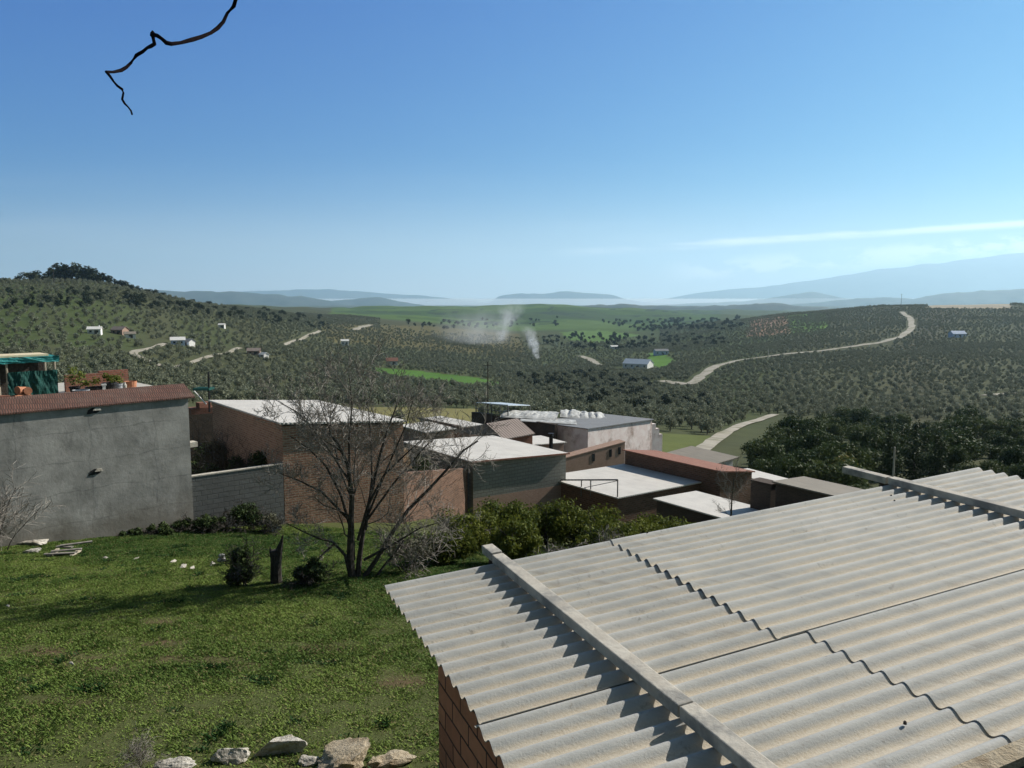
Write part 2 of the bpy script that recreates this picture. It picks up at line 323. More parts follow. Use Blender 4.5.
M['stone'] = m_noise('pale_limestone', (0.42, 0.38, 0.31), (0.56, 0.53, 0.47), 5, 0.95, 0.03, c3=(0.30, 0.26, 0.20), s3=2.0)
M['sandstone'] = m_noise('tan_earthy_rock', (0.37, 0.30, 0.20), (0.46, 0.39, 0.28), 6, 0.95, 0.03, c3=(0.24, 0.18, 0.11), s3=3.0)
M['bark'] = m_noise('grey_bark', (0.040, 0.034, 0.028), (0.085, 0.074, 0.062), 14, 0.95, 0.01)
M['bark_dark'] = m_noise('dark_bark', (0.035, 0.03, 0.026), (0.07, 0.06, 0.05), 12, 0.95, 0.012)
M['twig'] = m_noise('pale_twig', (0.17, 0.15, 0.13), (0.32, 0.29, 0.25), 6, 0.9, 0)
M['vine'] = m_noise('dark_vine', (0.006, 0.004, 0.005), (0.012, 0.008, 0.008), 60, 1.0, 0.0005, spec=0.02)
M['steel'] = m_noise('dull_steel', (0.10, 0.10, 0.10), (0.16, 0.155, 0.15), 5, 0.6, 0)
M['wood'] = m_noise('weathered_plank', (0.34, 0.29, 0.22), (0.45, 0.40, 0.31), 7, 0.9, 0.004)
M['old_wood'] = m_noise('grey_old_wood', (0.16, 0.145, 0.125), (0.26, 0.24, 0.21), 7, 0.9, 0.004)
M['green_net'] = m_noise('green_shade_net', (0.004, 0.050, 0.042), (0.008, 0.078, 0.064), 3.5, 0.75, 0.01)
M['teal_tarp'] = m_noise('teal_tarp', (0.012, 0.16, 0.16), (0.03, 0.25, 0.24), 5, 0.6, 0.006)
M['black'] = m_noise('black_plastic', (0.012, 0.012, 0.013), (0.02, 0.02, 0.02), 5, 0.6, 0)
M['grey_pot'] = m_noise('grey_planter', (0.26, 0.27, 0.29), (0.36, 0.37, 0.39), 5, 0.8, 0)
M['terracotta'] = m_noise('terracotta', (0.40, 0.16, 0.085), (0.50, 0.23, 0.13), 8, 0.85, 0.002)
M['cream'] = m_noise('cream_sheet', (0.62, 0.52, 0.33), (0.70, 0.60, 0.42), 3, 0.8, 0)
M['floor'] = m_noise('pale_terrace_floor', (0.42, 0.39, 0.34), (0.50, 0.47, 0.41), 2.5, 0.9, 0.003)
M['plastic'] = m_noise('white_plastic_sheeting', (0.27, 0.27, 0.255), (0.50, 0.50, 0.48), 1.2, 0.7, 0.02, c3=(0.33, 0.33, 0.31), s3=0.9)
M['polycarb'] = m_noise('pale_blue_sheet', (0.42, 0.48, 0.54), (0.52, 0.58, 0.64), 1.2, 0.4, 0)
M['blue_house'] = m_noise('pale_blue_wash', (0.42, 0.50, 0.66), (0.52, 0.60, 0.74), 0.6, 0.8, 0)
M['window'] = m_noise('dark_glass', (0.02, 0.022, 0.025), (0.03, 0.032, 0.036), 3, 0.2, 0, spec=0.5)
M['track'] = m_noise('pale_dirt_track', (0.25, 0.225, 0.175), (0.38, 0.345, 0.28), 0.35, 0.95, 0.03, c3=(0.17, 0.165, 0.10), s3=0.12)
M['leaf_citrus'] = m_leaf('citrus_leaf', (0.024, 0.048, 0.012), (0.185, 0.20, 0.032), 0.3)
M['leaf_dark'] = m_leaf('avocado_leaf', (0.016, 0.034, 0.014), (0.085, 0.115, 0.038), 0.15)
M['leaf_mid'] = m_leaf('mid_green_leaf', (0.026, 0.048, 0.018), (0.115, 0.140, 0.050), 0.18)
M['leaf_yellow'] = m_leaf('yellowish_leaf', (0.07, 0.085, 0.02), (0.22, 0.19, 0.05), 0.3)
M['leaf_olive'] = m_leaf('olive_leaf', (0.108, 0.124, 0.080), (0.275, 0.290, 0.200), 0.25)
M['leaf_pine'] = m_leaf('pine_needles', (0.018, 0.028, 0.016), (0.05, 0.062, 0.032), 0.1)
M['leaf_cypress'] = m_leaf('cypress_leaf', (0.020, 0.034, 0.018), (0.060, 0.078, 0.034), 0.1)
M['leaf_grey'] = m_leaf('dry_scrub', (0.055, 0.06, 0.035), (0.16, 0.155, 0.105), 0.2)
M['leaf_plant'] = m_leaf('pot_plant_leaf', (0.05, 0.10, 0.025), (0.26, 0.27, 0.06), 0.3)
M['grass'] = m_attr('meadow_grass', 0.75, 0.2, 0.30)

# ------------------------------------------------------------------ noise for numpy
def vnoise(x, y, seed=0):
    xi = np.floor(x).astype(np.int64); yi = np.floor(y).astype(np.int64); fx = x - xi; fy = y - yi
    fx = fx * fx * (3 - 2 * fx); fy = fy * fy * (3 - 2 * fy)
    def h(a, b):
        n = (a * 374761393 + b * 668265263 + seed * 1442695041) & 0x7fffffff
        n = ((n ^ (n >> 13)) * 1274126177) & 0x7fffffff
        return ((n ^ (n >> 16)) & 0xffff) / 65535.0
    return (h(xi, yi) * (1 - fx) + h(xi + 1, yi) * fx) * (1 - fy) + (h(xi, yi + 1) * (1 - fx) + h(xi + 1, yi + 1) * fx) * fy
def fbm(x, y, seed=0, oct=4):
    s = 0; a = 0.5
    for i in range(oct): s = s + a * (vnoise(x * 2 ** i, y * 2 ** i, seed + i) - 0.5); a *= 0.5
    return s

# ------------------------------------------------------------------ terrain: one sheet from behind the camera to the far plain
def pchip(xs, ys, x):
    xs = np.asarray(xs, float); ys = np.asarray(ys, float); h = np.diff(xs); dl = np.diff(ys) / h
    d = np.zeros(len(xs)); d[0] = dl[0]; d[-1] = dl[-1]
    for i in range(1, len(xs) - 1):
        if dl[i - 1] * dl[i] > 0:
            w1 = 2 * h[i] + h[i - 1]; w2 = h[i] + 2 * h[i - 1]; d[i] = (w1 + w2) / (w1 / dl[i - 1] + w2 / dl[i])
    x = np.clip(x, xs[0], xs[-1]); k = np.clip(np.searchsorted(xs, x) - 1, 0, len(xs) - 2); t = (x - xs[k]) / h[k]
    return ((1 + 2 * t) * (1 - t) ** 2 * ys[k] + t * (1 - t) ** 2 * h[k] * d[k] + t * t * (3 - 2 * t) * ys[k + 1] + t * t * (t - 1) * h[k] * d[k + 1])
YD = [60, 90, 130, 200, 300, 450, 650, 900, 1300, 1800, 2600, 4000, 7000, 30000]
TAB = {
 -1600: [410, 385, 360, 330, 300, 270, 255, 270, 295, 305, 310, 310, 307, 304],
 -500: [420, 400, 380, 355, 325, 292, 276, 290, 303, 310, 311, 310, 307, 304],
 0:    [424, 410, 392, 364, 335, 303, 281, 290, 303, 309, 311, 310, 307, 304],
 75:   [426, 412, 396, 370, 343, 308, 281, 293, 304, 309, 311, 310, 307, 304],
 150:  [428, 414, 400, 380, 355, 323, 295, 300, 306, 309, 311, 310, 307, 304],
 250:  [432, 418, 408, 393, 372, 345, 320, 309, 309, 309, 310, 309, 307, 304],
 350:  [441, 421, 413, 402, 386, 366, 345, 328, 316, 312, 309, 310, 307, 304],
 450:  [466, 432, 416, 402, 389, 374, 356, 340, 328, 318, 308, 311, 308, 304],
 540:  [498, 448, 424, 408, 394, 379, 362, 346, 333, 321, 307, 311, 308, 304],
 640:  [511, 458, 432, 413, 397, 379, 360, 345, 334, 324, 311, 312, 308, 304],
 720:  [511, 462, 437, 415, 395, 373, 353, 337, 326, 322, 314, 312, 308, 304],
 800:  [511, 464, 441, 418, 396, 369, 346, 328, 315, 318, 315, 312, 308, 304],
 900:  [508, 464, 442, 420, 396, 366, 342, 320, 306, 309, 313, 312, 308, 304],
 1024: [505, 462, 442, 420, 396, 366, 341, 319, 305, 308, 313, 312, 308, 304],
 1600: [495, 456, 436, 412, 386, 354, 330, 310, 298, 302, 308, 310, 308, 304],
 2700: [480, 450, 428, 404, 378, 346, 322, 304, 294, 298, 306, 310, 308, 304]}
tcol = np.unique(np.concatenate([np.linspace(-2.7, -0.8, 50), np.linspace(-0.8, 0.8, 401), np.linspace(0.8, 2.7, 50)]).round(5))
yrow = np.concatenate([np.linspace(-60, 0, 13)[:-1], np.linspace(0, 60, 151)[:-1], np.exp(np.linspace(math.log(60), math.log(30000), 345))])
keys = sorted(TAB); tk = np.array([(k - 512) / F for k in keys]); logy = np.log(np.array(YD, float))
far = yrow >= 60 - 1e-6
rows_k = np.array([pchip(logy, TAB[k], np.log(yrow[far])) for k in keys])
rows = np.array([pchip(tk, rows_k[:, j], tcol) for j in range(far.sum())])          # (ny, nt)
Zf = -(rows - HOR) / F * yrow[far][:, None]
z60 = Zf[0]
Zn = np.empty(((~far).sum(), len(tcol)))
for i, z6 in enumerate(z60):
    Zn[:, i] = pchip([-60, 0.5, 3.5, 6.5, 9, 20, 28, 36, 45, 60], [-1.7, -1.75, -4.0, -5.1, -5.5, -7.15, -8.35 + 0.15 * (z6 + 10), -8.35 + 0.45 * (z6 + 8.35), -8.35 + 0.74 * (z6 + 8.35), z6], yrow[~far])
Z = np.concatenate([Zn, Zf]); Y = np.repeat(yrow[:, None], len(tcol), 1); X = tcol[None, :] * np.maximum(Y, 60)
amp = np.interp(Y, [0, 20, 60, 200, 600, 2500, 9000], [0.12, 0.16, 0.25, 1.2, 4.5, 13, 20])
wl = np.interp(Y, [0, 20, 60, 200, 600, 2500, 9000], [2.2, 2.5, 8, 30, 90, 420, 1500])
Z = Z + amp * fbm(X / 2.4, Y / 2.4, 3, 3) * (Y < 60) * np.clip((60 - Y) / 20, 0, 1)
for w, a0, a1, y0, y1 in ((34, 0.0, 1.3, 120, 260), (95, 0.0, 6.5, 260, 600), (380, 0.0, 46, 900, 1900), (150, 0.0, 17, 1200, 2000)):
    Z = Z + np.interp(Y, [y0, y1], [a0, a1]) * fbm(X / w, Y / w, 11 + int(w), 3)
NY, NT = Z.shape
def gz(x, y):
    """ground height at (x, y), bilinear on the sheet"""
    x = np.asarray(x, float); y = np.asarray(y, float); t = x / np.maximum(y, 60)
    j = np.clip(np.searchsorted(yrow, y) - 1, 0, NY - 2); i = np.clip(np.searchsorted(tcol, t) - 1, 0, NT - 2)
    fy = np.clip((y - yrow[j]) / (yrow[j + 1] - yrow[j]), 0, 1); fx = np.clip((t - tcol[i]) / (tcol[i + 1] - tcol[i]), 0, 1)
    return (Z[j, i] * (1 - fx) + Z[j, i + 1] * fx) * (1 - fy) + (Z[j + 1, i] * (1 - fx) + Z[j + 1, i + 1] * fx) * fy
YS = np.exp(np.linspace(math.log(8), math.log(9000), 2600))
def hit(px, py, ymin=8):
    """where the line of sight through a pixel meets the ground"""
    r = ray(px, py); t = r[0] / r[1]; s = r[2] / r[1]; ys = YS[YS >= ymin]
    below = gz(t * ys, ys) >= s * ys
    k = int(np.argmax(below)) if below.any() else len(ys) - 1
    y = ys[k]; return np.array([t * y, y, float(gz(t * y, y))])
def scr(x, y, z):
    fw = y * math.cos(TH) - z * math.sin(TH); up = y * math.sin(TH) + z * math.cos(TH)
    return 512 + F * x / fw, 384 - F * up / fw
def inpoly(px, py, poly):
    ins = np.zeros(np.shape(px), bool); n = len(poly)
    for i in range(n):
        x1, y1 = poly[i]; x2, y2 = poly[(i + 1) % n]
        if y1 == y2: continue
        c = ((y1 > py) != (y2 > py)) & (px < (x2 - x1) * (py - y1) / (y2 - y1) + x1); ins ^= c
    return ins

DIRT = [(40, 652, 1.5, .22), (95, 668, .8, .2), (150, 622, 1.2, .16), (165, 645, .5, .2), (200, 660, .8, .2), (325, 650, .5, .2), (400, 682, .35, .25), (60, 700, .6, .15)]
DIRT = [(hit(a, b, 6), c, d) for a, b, c, d in DIRT]
def dirtmask(x, y):
    m_ = np.zeros(np.shape(x))
    for p, a, b in DIRT: m_ = np.maximum(m_, np.exp(-((x - p[0]) / a) ** 2 - ((y - p[1] + .25 * (x - p[0])) / b) ** 2))
    return np.clip(m_ * (1 + 3 * fbm(np.asarray(x) / .5, np.asarray(y) / .4, 8, 3)), 0, 1)
yvis = np.maximum(Y, 3)
PX, PY = scr(X, yvis, Z)
def blendc(C, mask, col): m = np.clip(mask, 0, 1)[..., None]; return C * (1 - m) + np.array(col) * m
nz = fbm(X / np.maximum(wl, 2), Y / np.maximum(wl, 2), 40, 4)
C = np.zeros(Z.shape + (3,)) + np.array((0.072, 0.080, 0.042))
C = blendc(C, (nz + 0.05) * 4, (0.062, 0.082, 0.032))
C = blendc(C, (-nz - 0.08) * 3, (0.074, 0.070, 0.042))
near = np.clip((70 - Y) / 20, 0, 1)
C = blendc(C, near, (0.080, 0.092, 0.034))
C = blendc(C, near * dirtmask(X, Y), (0.12, 0.085, 0.05))
left = inpoly(PX, PY, [(-100, 290), (60, 285), (200, 320), (260, 345), (150, 350), (0, 345), (-100, 350)]) & (Y > 150) & (Y < 900)
C = blendc(C, left * np.clip(0.45 + nz * 4, 0, 1), (0.070, 0.098, 0.034))
green = ((Y > 1350) & (Y < 3600) & (PX > 330) & (PX < 720)).astype(float) * np.clip((Y - 1350) / 200, 0, 1)
fpatch = fbm(X / 420, Y / 300, 91, 3)
C = blendc(C, green, (0.058, 0.100, 0.030)); C = blendc(C, green * (fpatch > 0.04), (0.050, 0.080, 0.032)); C = blendc(C, green * (fpatch < -0.09), (0.085, 0.135, 0.038)); C = blendc(C, green * (np.abs(fbm(X / 300, Y / 260, 191, 3)) < .012), (0.03, 0.045, 0.025)); C = blendc(C, green * (fpatch > 0.13), (0.04, 0.06, 0.035))
FIELDS = [([(372, 367), (420, 371), (480, 378), (505, 384), (470, 387), (420, 382), (380, 375)], (0.075, 0.155, 0.03), 300, 800),
          ([(150, 408), (405, 407), (480, 409), (480, 424), (395, 424), (150, 424)], (0.19, 0.175, 0.075), 75, 175),
          ([(640, 432), (700, 435), (722, 438), (704, 450), (660, 456), (630, 450)], (0.11, 0.13, 0.045), 75, 175),
          ([(650, 353), (662, 352), (676, 362), (664, 368), (648, 364)], (0.095, 0.19, 0.035), 400, 900),
          ([(750, 320), (786, 316), (790, 334), (748, 337)], (0.23, 0.15, 0.10), 600, 1500),
          ([(788, 316), (822, 312), (830, 330), (792, 334)], (0.10, 0.18, 0.035), 600, 1500),
          ([(320, 324), (430, 326), (520, 334), (525, 358), (420, 350), (330, 342)], (0.115, 0.105, 0.050), 500, 1400),
          ([(560, 332), (600, 330), (640, 335), (600, 343), (570, 340)], (0.10, 0.17, 0.045), 900, 2600),
          ([(925, 303), (1010, 302), (1010, 309), (930, 309)], (0.38, 0.33, 0.25), 900, 1500)]
for poly, colr, y0, y1 in FIELDS: C = blendc(C, (inpoly(PX, PY, poly) & (Y > y0) & (Y < y1)).astype(float), colr)
C = C * (1 + 0.25 * fbm(X / np.maximum(wl * 0.3, 0.6), Y / np.maximum(wl * 0.3, 0.6), 5, 3))[..., None]
vert = np.stack([X, Y, Z], -1).reshape(-1, 3)
jj, ii = np.meshgrid(np.arange(NY - 1), np.arange(NT - 1), indexing='ij'); b0 = (jj * NT + ii).ravel()
fq = np.stack([b0, b0 + 1, b0 + 1 + NT, b0 + NT], 1)
def m_ground():
    m, nt, bs = new_mat('hillside_soil_and_herbs'); a = node(nt, 'ShaderNodeVertexColor', layer_name='Col')
    g = node(nt, 'ShaderNodeNewGeometry'); ln = node(nt, 'ShaderNodeVectorMath', operation='LENGTH'); nt.links.new(g.outputs[0], ln.inputs[0])
    v = g.outputs[0]
    n1_ = noise(nt, v, 5.5, 6, 0.65); n2_ = noise(nt, v, 0.22, 6, 0.7); n3_ = noise(nt, v, 0.03, 6, 0.7)
    fa = math_(nt, 'SUBTRACT', 1.0, ramp_(nt, ln.outputs['Value'], 20, 90))
    c = mix_(nt, math_(nt, 'MULTIPLY', ramp_(nt, n1_, 0.50, 0.80), math_(nt, 'MULTIPLY', fa, 0.4)), a.outputs[0], (0.13, 0.10, 0.06))
    c = mix_(nt, math_(nt, 'MULTIPLY', ramp_(nt, n2_, 0.4, 0.7), 0.35), c, mix_(nt, 1.0, c, (0.55, 0.58, 0.5), 'MULTIPLY'))
    c = mix_(nt, math_(nt, 'MULTIPLY', ramp_(nt, n3_, 0.45, 0.72), 0.35), c, mix_(nt, 1.0, c, (1.35, 1.25, 0.95), 'MULTIPLY'))
    nt.links.new(c, bs.inputs['Base Color']); bs.inputs['Roughness'].default_value = 1.0; bs.inputs['Specular IOR Level'].default_value = 0.05
    bump(nt, bs, n1_, 0.05)
    return m
ground = link('ground', mesh_arrays('ground', vert, fq, 4, C.reshape(-1, 3)), m_ground(), smooth=True)
tag(ground, kind='structure')

# ------------------------------------------------------------------ far ridges, each a solid range of hills
def ridge(name, pts, y0, depth, seed, colr, jag=0.085, kind='structure'):
    """pts: (px, row of the crest); a range of hills of that crest line, 'depth' metres through"""
    px = np.linspace(pts[0][0], pts[-1][0], 150); rw = np.interp(px, [p[0] for p in pts], [p[1] for p in pts])
    rw = np.convolve(np.pad(rw, 2, mode='edge'), np.ones(5) / 5, 'valid')
    zc = (HOR - rw) / F * y0; x = (px - 512) / F * y0
    zb = -330.0; prof = np.linspace(-1, 1, 25)
    V = np.zeros((25, 150, 3))
    H = np.maximum(zc - zb, 1)
    for k, s in enumerate(prof):
        q = 1 - abs(s) ** 1.25
        gul = fbm(x / (depth * 0.22) + 3, np.full_like(x, s * 2.2), seed, 4) * 0.55 * (1 - q) * (1 if abs(s) < 0.99 else 0)
        z = zb + H * np.clip(q * (1 + gul * 1.4), 0, 1.0) + H * jag * (fbm(x / (depth * 0.16), np.full_like(x, s * 3), seed + 9, 5) + .5 * fbm(x / (depth * 0.5), np.full_like(x, s), seed + 19, 2)) * (q > 0.03)
        V[k] = np.stack([x * (1 + s * depth / y0), np.full_like(x, y0 + s * depth), z], -1)
    jj, ii = np.meshgrid(np.arange(24), np.arange(149), indexing='ij'); b = (jj * 150 + ii).ravel()
    f = np.stack([b, b + 1, b + 151, b + 150], 1)
    o = link(name, mesh_arrays(name, V.reshape(-1, 3), f, 4), colr, smooth=True); return tag(o, kind=kind)
mh = m_noise('scrubby_hillside', (0.04, 0.055, 0.045), (0.075, 0.085, 0.065), 0.006, 1.0, 0)
mm = m_noise('bare_mountain', (0.05, 0.062, 0.065), (0.09, 0.10, 0.10), 0.002, 1.0, 0)
ridge('mountains', [(600, 306), (650, 302), (690, 294), (720, 290), (760, 287), (800, 282), (835, 276), (870, 270), (905, 267), (940, 263), (975, 257), (1024, 252), (1100, 249), (1250, 250), (1400, 262), (1600, 286), (1700, 306)], 24000, 3600, 21, mm)
ridge('mountains', [(440, 306), (490, 303), (498, 296), (520, 293.5), (548, 293.8), (560, 291), (585, 293), (612, 295), (628, 300), (650, 303), (700, 306)], 19000, 1100, 22, mm, 0.06)
ridge('hills', [(640, 306), (700, 303), (745, 301), (775, 297), (800, 292.5), (815, 292), (840, 298), (870, 300), (920, 303), (950, 306)], 14000, 1300, 23, mh)
ridge('hills', [(760, 306), (810, 303), (850, 299), (885, 297.5), (930, 300), (1000, 303), (1060, 306)], 10500, 900, 24, mh)
ridge('hills', [(860, 306), (905, 300), (940, 293), (965, 291), (1000, 290), (1060, 287), (1150, 282), (1300, 290), (1450, 306)], 10000, 1000, 25, mh)
ridge('hills', [(560, 308), (600, 305), (625, 304), (660, 306.5), (720, 305), (765, 303.5), (800, 306), (850, 309)], 5200, 500, 26, mh)
ridge('hills', [(-300, 306), (-100, 298), (60, 291), (140, 290), (190, 291), (250, 292.5), (300, 296), (330, 300), (360, 306)], 9500, 900, 27, mh)
ridge('hills', [(120, 302), (170, 297), (230, 296), (275, 297), (330, 301), (355, 299), (375, 296.5), (395, 300), (430, 306)], 11000, 900, 28, mh)
ridge('mountains', [(100, 303), (200, 293), (290, 289.5), (330, 289), (380, 293), (430, 296), (480, 302), (520, 306)], 22000, 1800, 29, mm)

# haze: one closed box round everything, the sky outside it
zlo, zhi, xr, yb, yt = -500.0, 1720.0, 84000.0, -3000.0, 31000.0
hz = MB().box((-xr, yb, zlo), (2 * xr, 0, 0), (0, yt - yb, 0), (0, 0, zhi - zlo))
m, nt, bs = new_mat('haze'); nt.nodes.remove(bs)
pv = node(nt, 'ShaderNodeVolumePrincipled', inp={'Color': (0.54, 0.81, 1.0, 1), 'Density': HAZE_DENSITY, 'Anisotropy': 0.35}); pv.inputs['Density Attribute'].default_value = ''
nt.links.new(pv.outputs[0], nt.nodes['Material Output'].inputs['Volume'])
tag(build('haze', hz, m), kind='stuff')

# low white mist lying in the far valleys
mist = MB().box((-16000, 12000, -420), (32000, 0, 0), (0, 10500, 0), (0, 0, 446)); m, nt, bs = new_mat('mist'); nt.nodes.remove(bs)
pv = node(nt, 'ShaderNodeVolumePrincipled', inp={'Color': (0.95, 0.97, 1.0, 1), 'Density': 1.7e-4, 'Anisotropy': 0.3}); pv.inputs['Density Attribute'].default_value = ''
nt.links.new(pv.outputs[0], nt.nodes['Material Output'].inputs['Volume']); tag(build('mist', mist, m), 'low white mist lying in the far valleys', 'mist', kind='stuff')

# ------------------------------------------------------------------ dirt tracks on the slopes
def track(pts, width, ymin=60, name='dirt_track', lift=0.25):
    P_ = np.array([hit(*p, ymin) for p in pts]); d = np.r_[0, np.cumsum(np.linalg.norm(np.diff(P_[:, :2], axis=0), axis=1))]
    n = max(12, int(d[-1] / 6)); s = np.linspace(0, d[-1], n)
    x = np.interp(s, d, P_[:, 0]); y = np.interp(s, d, P_[:, 1])
    for _ in range(3):
        x[1:-1] = (x[:-2] + 2 * x[1:-1] + x[2:]) / 4; y[1:-1] = (y[:-2] + 2 * y[1:-1] + y[2:]) / 4
    tx = np.gradient(x); ty = np.gradient(y); L = np.hypot(tx, ty) + 1e-9; nx = -ty / L; ny = tx / L
    V = []
    for k in (-1, -0.4, 0.4, 1):
        w = width / 2 * (1 + 0.9 * fbm(s / 11 + k * 7, s * 0 + k, 5, 3))
        qx = x + nx * w * k; qy = y + ny * w * k; V.append(np.stack([qx, qy, gz(qx, qy) + lift - (0.02 if abs(k) == 1 else 0)], -1))
    V = np.stack(V, 1).reshape(-1, 3)
    f = [(i * 4 + j, (i + 1) * 4 + j, (i + 1) * 4 + j + 1, i * 4 + j + 1) for i in range(n - 1) for j in range(3)]
    mb = MB().add(V, f); return tag(build(name, mb, M['track'], smooth=True), kind='structure'), np.stack([x, y], 1)
ROADS = []
for pts, w, ym in (([(660, 381), (676, 383), (690, 385), (700, 377), (712, 368), (735, 361), (765, 357), (800, 353), (850, 347), (885, 342), (903, 336), (912, 328), (911, 319), (902, 312)], 6.5, 200),
                   ([(700, 452), (708, 446), (722, 435), (742, 425), (775, 415)], 2.3, 70),
                   ([(170, 369), (150, 362), (128, 353), (145, 350), (166, 344)], 3.4, 120), ([(170, 369), (205, 358), (240, 348)], 2.6, 120),
                   ([(283, 345), (300, 340), (320, 331)], 3.2, 120), ([(985, 396), (1005, 394), (1040, 392)], 4, 150),
                   ([(580, 356), (592, 360), (600, 366)], 7, 300), ([(355, 330), (372, 325)], 8, 300), ([(925, 306.5), (960, 306), (1010, 306.5)], 30, 700)):
    o, p_ = track(pts, w, ym); ROADS.append((p_, w))
def on_road(x, y, margin=2.5):
    r = np.zeros(np.shape(x), bool)
    for p_, w in ROADS:
        for q in p_: r |= (x - q[0]) ** 2 + (y - q[1]) ** 2 < (w / 2 + margin) ** 2
    return r

# ------------------------------------------------------------------ village sheds
def along(p, d, px, row):
    """point on the line p + k*d (seen from above) that stands in picture column px, at the height of that row"""
    r = ray(px, row); t = r[0] / r[1]; k = (t * p[1] - p[0]) / (d[0] - t * d[1]); return at(px, row, p[1] + k * d[1])
UP = np.array([0, 0, 1.0])
def shed(name, label, FL, yd, FR, BL, height, wall, roof, over=0.14, th=0.07, edge=None, cat='shed', roof_name='roof', ud=None):
    ud = UD if ud is None else ud
    a = at(*FL, yd); b = along(a, ud, *FR); d = along(a, VD, *BL); c = b + d - a
    root = thing(name, label, cat, (a[0], a[1], a[2] - height))
    ins = 0.0; bot = [np.array([p[0], p[1], a[2] - height]) for p in (a, b, c, d)]
    build('wall', MB().prism(bot, [p - UP * th for p in (a, b, c, d)]), wall, root)
    U = UD * over; V = VD * over
    top = [a - U - V, b + U - V, c + U + V, d - U + V]
    r = build(roof_name, MB().prism([p - UP * th * 0.97 + UP * 0.003 for p in top], [p + UP * 0.003 for p in top]), roof, root)
    if edge is not None:
        q = MB(); q.box(a - U - V * 1.0 - VD * 0.06 - UP * 0.06, b - a + 2 * U, VD * 0.055, UP * 0.085); build('edge_trim', q, edge, root)
    return root, a, b, c, d

brick_store, a1, b1, c1, d1 = shed('brick_shed', 'tall brown brick shed with flat pale roof behind the bare tree', (282, 422), 30, (403, 420.5), (212, 400), 6.2, M['brick'], M['white_roof'], cat='shed')
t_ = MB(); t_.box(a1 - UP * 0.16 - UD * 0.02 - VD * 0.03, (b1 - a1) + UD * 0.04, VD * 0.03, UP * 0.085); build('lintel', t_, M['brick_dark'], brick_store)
block_shed, *_ = shed('block_shed', 'grey concrete block shed with pale roof and red edge', (473, 461), 42, (566, 453), (405, 441.5), 4.2, M['block'], M['white_roof'], edge=M['red_edge'])
shed('low_shed', 'low shed with small white flat roof left of the dark ridge beam', (426, 432), 58, (454, 428.3), (400, 425), 3, M['adobe'], M['white_roof'])
lows, a4, b4, c4, d4 = shed('low_shed', 'low shed with cream white roof right of the dark ridge beam', (460.5, 427), 60.5, (481, 424.2), (420, 418.6), 3, M['adobe'], M['white_roof'])
q = MB(); q.box(a4 - UD * 0.35 + UP * 0.02, UD * 0.18, d4 - a4, UP * 0.14); build('ridge_beam', q, M['brick_dark'], lows)
q = MB(); q.box(a4 - UD * 0.75 - VD * 0.5 - UP * 0.25, UD * 0.5, VD * 0.6, UP * 0.45); build('chimney', q, M['brick_dark'], lows)
rt, a5, b5, c5, d5 = shed('tiled_shed', 'shed under a pitched brown tile roof between the pale roofs', (503.8, 438.8), 54, (532.5, 433.3), (489, 423.5), 3.6, M['brick_red'], M['tile_roof'])
q = MB(); l5 = at(455, 431, 58); q.prism([l5 - UP * .06, a5 - UP * .061, d5 - UP * .06], [l5, a5 - UP * .002, d5 - UP * .002]); build('side_roof', q, M['tile_roof'], rt)
rt, a6, b6, c6, d6 = shed('low_shed', 'small white roofed shed with a black flue against the dark brick wall', (531, 444.5), 57, (564, 442), (508, 438), 3, M['adobe'], M['white_roof'])
q = MB(); fl = at(551, 443, 57.6); q.tube([fl - UP * 0.5, fl + UP * 0.55], 0.16, 8); q.tube([fl + UP * 0.5, fl + UP * 0.75], 0.24, 8); build('flue', q, M['black'], rt)
shed('long_warehouse', 'long warehouse with pinkish white end wall and grey roof', (588, 428.3), 64, (652, 419), (533, 421.3), 5.5, M['pinkwall'], M['grey_roof'], cat='warehouse', ud=np.array([0.65, 0.76, 0.0]))
# stepped parapet on the far end of the pinkish wall
pw = at(652, 420, 64 + 3.5); w0 = along(at(588, 428.3, 64), np.array([0.65, 0.76, 0.0]), 652, 419); q = MB()
for k, (l, h) in enumerate(((0.55, 5.0), (0.5, 4.5), (0.45, 3.9))):
    q.box(w0 + UD * (0.02 + [0, .55, 1.05][k]) - UP * 5.5 + VD * 0.02, UD * l, VD * 0.35, UP * h)
tag(build('stepped_wall', q, M['pinkwall']), 'stepped pinkish wall end standing beside the green plot', 'wall')
# lower annex in front of the pinkish wall with three small windows
ann, aa, ab, ac, ad = shed('annex', 'pale brick annex with three small dark windows below the pinkish wall', (566, 457.5), 57, (625, 441.5), (560, 455), 2.6, M['adobe'], M['adobe'], over=0.03)
for px, rw in ((592, 461.5), (609, 457), (618, 454.5)):
    p = along(aa, UD, px, rw); build('window', MB().box(p - VD * 0.03, UD * 0.28, VD * 0.026, UP * 0.6), M['window'], ann)
# long dark brick wall with its canopy and plastic sheets
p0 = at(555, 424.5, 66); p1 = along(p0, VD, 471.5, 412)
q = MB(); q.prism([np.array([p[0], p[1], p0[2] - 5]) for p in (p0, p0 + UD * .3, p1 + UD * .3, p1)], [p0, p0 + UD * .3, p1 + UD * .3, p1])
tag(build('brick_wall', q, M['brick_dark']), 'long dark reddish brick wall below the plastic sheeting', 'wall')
ca = along(p0, VD, 474, 410) + UD * 0.5; cy = ca[1]
can = thing('canopy', 'open canopy with pale blue flat roof on thin posts', 'canopy', (ca[0], ca[1], ca[2] - 0.6))
cc = [at(476, 402.2, cy), at(508, 404.8, cy - 6), at(530, 405, cy + 1), at(500, 402.3, cy + 7)]
build('roof', MB().prism([p - UP * 0.08 for p in cc], cc), M['polycarb'], can)
for p in cc + [(cc[0] + cc[1]) / 2]:
    build('post', MB().tube([p - UP * 0.09, p - UP * 2.2], 0.06, 6), M['steel'], can)
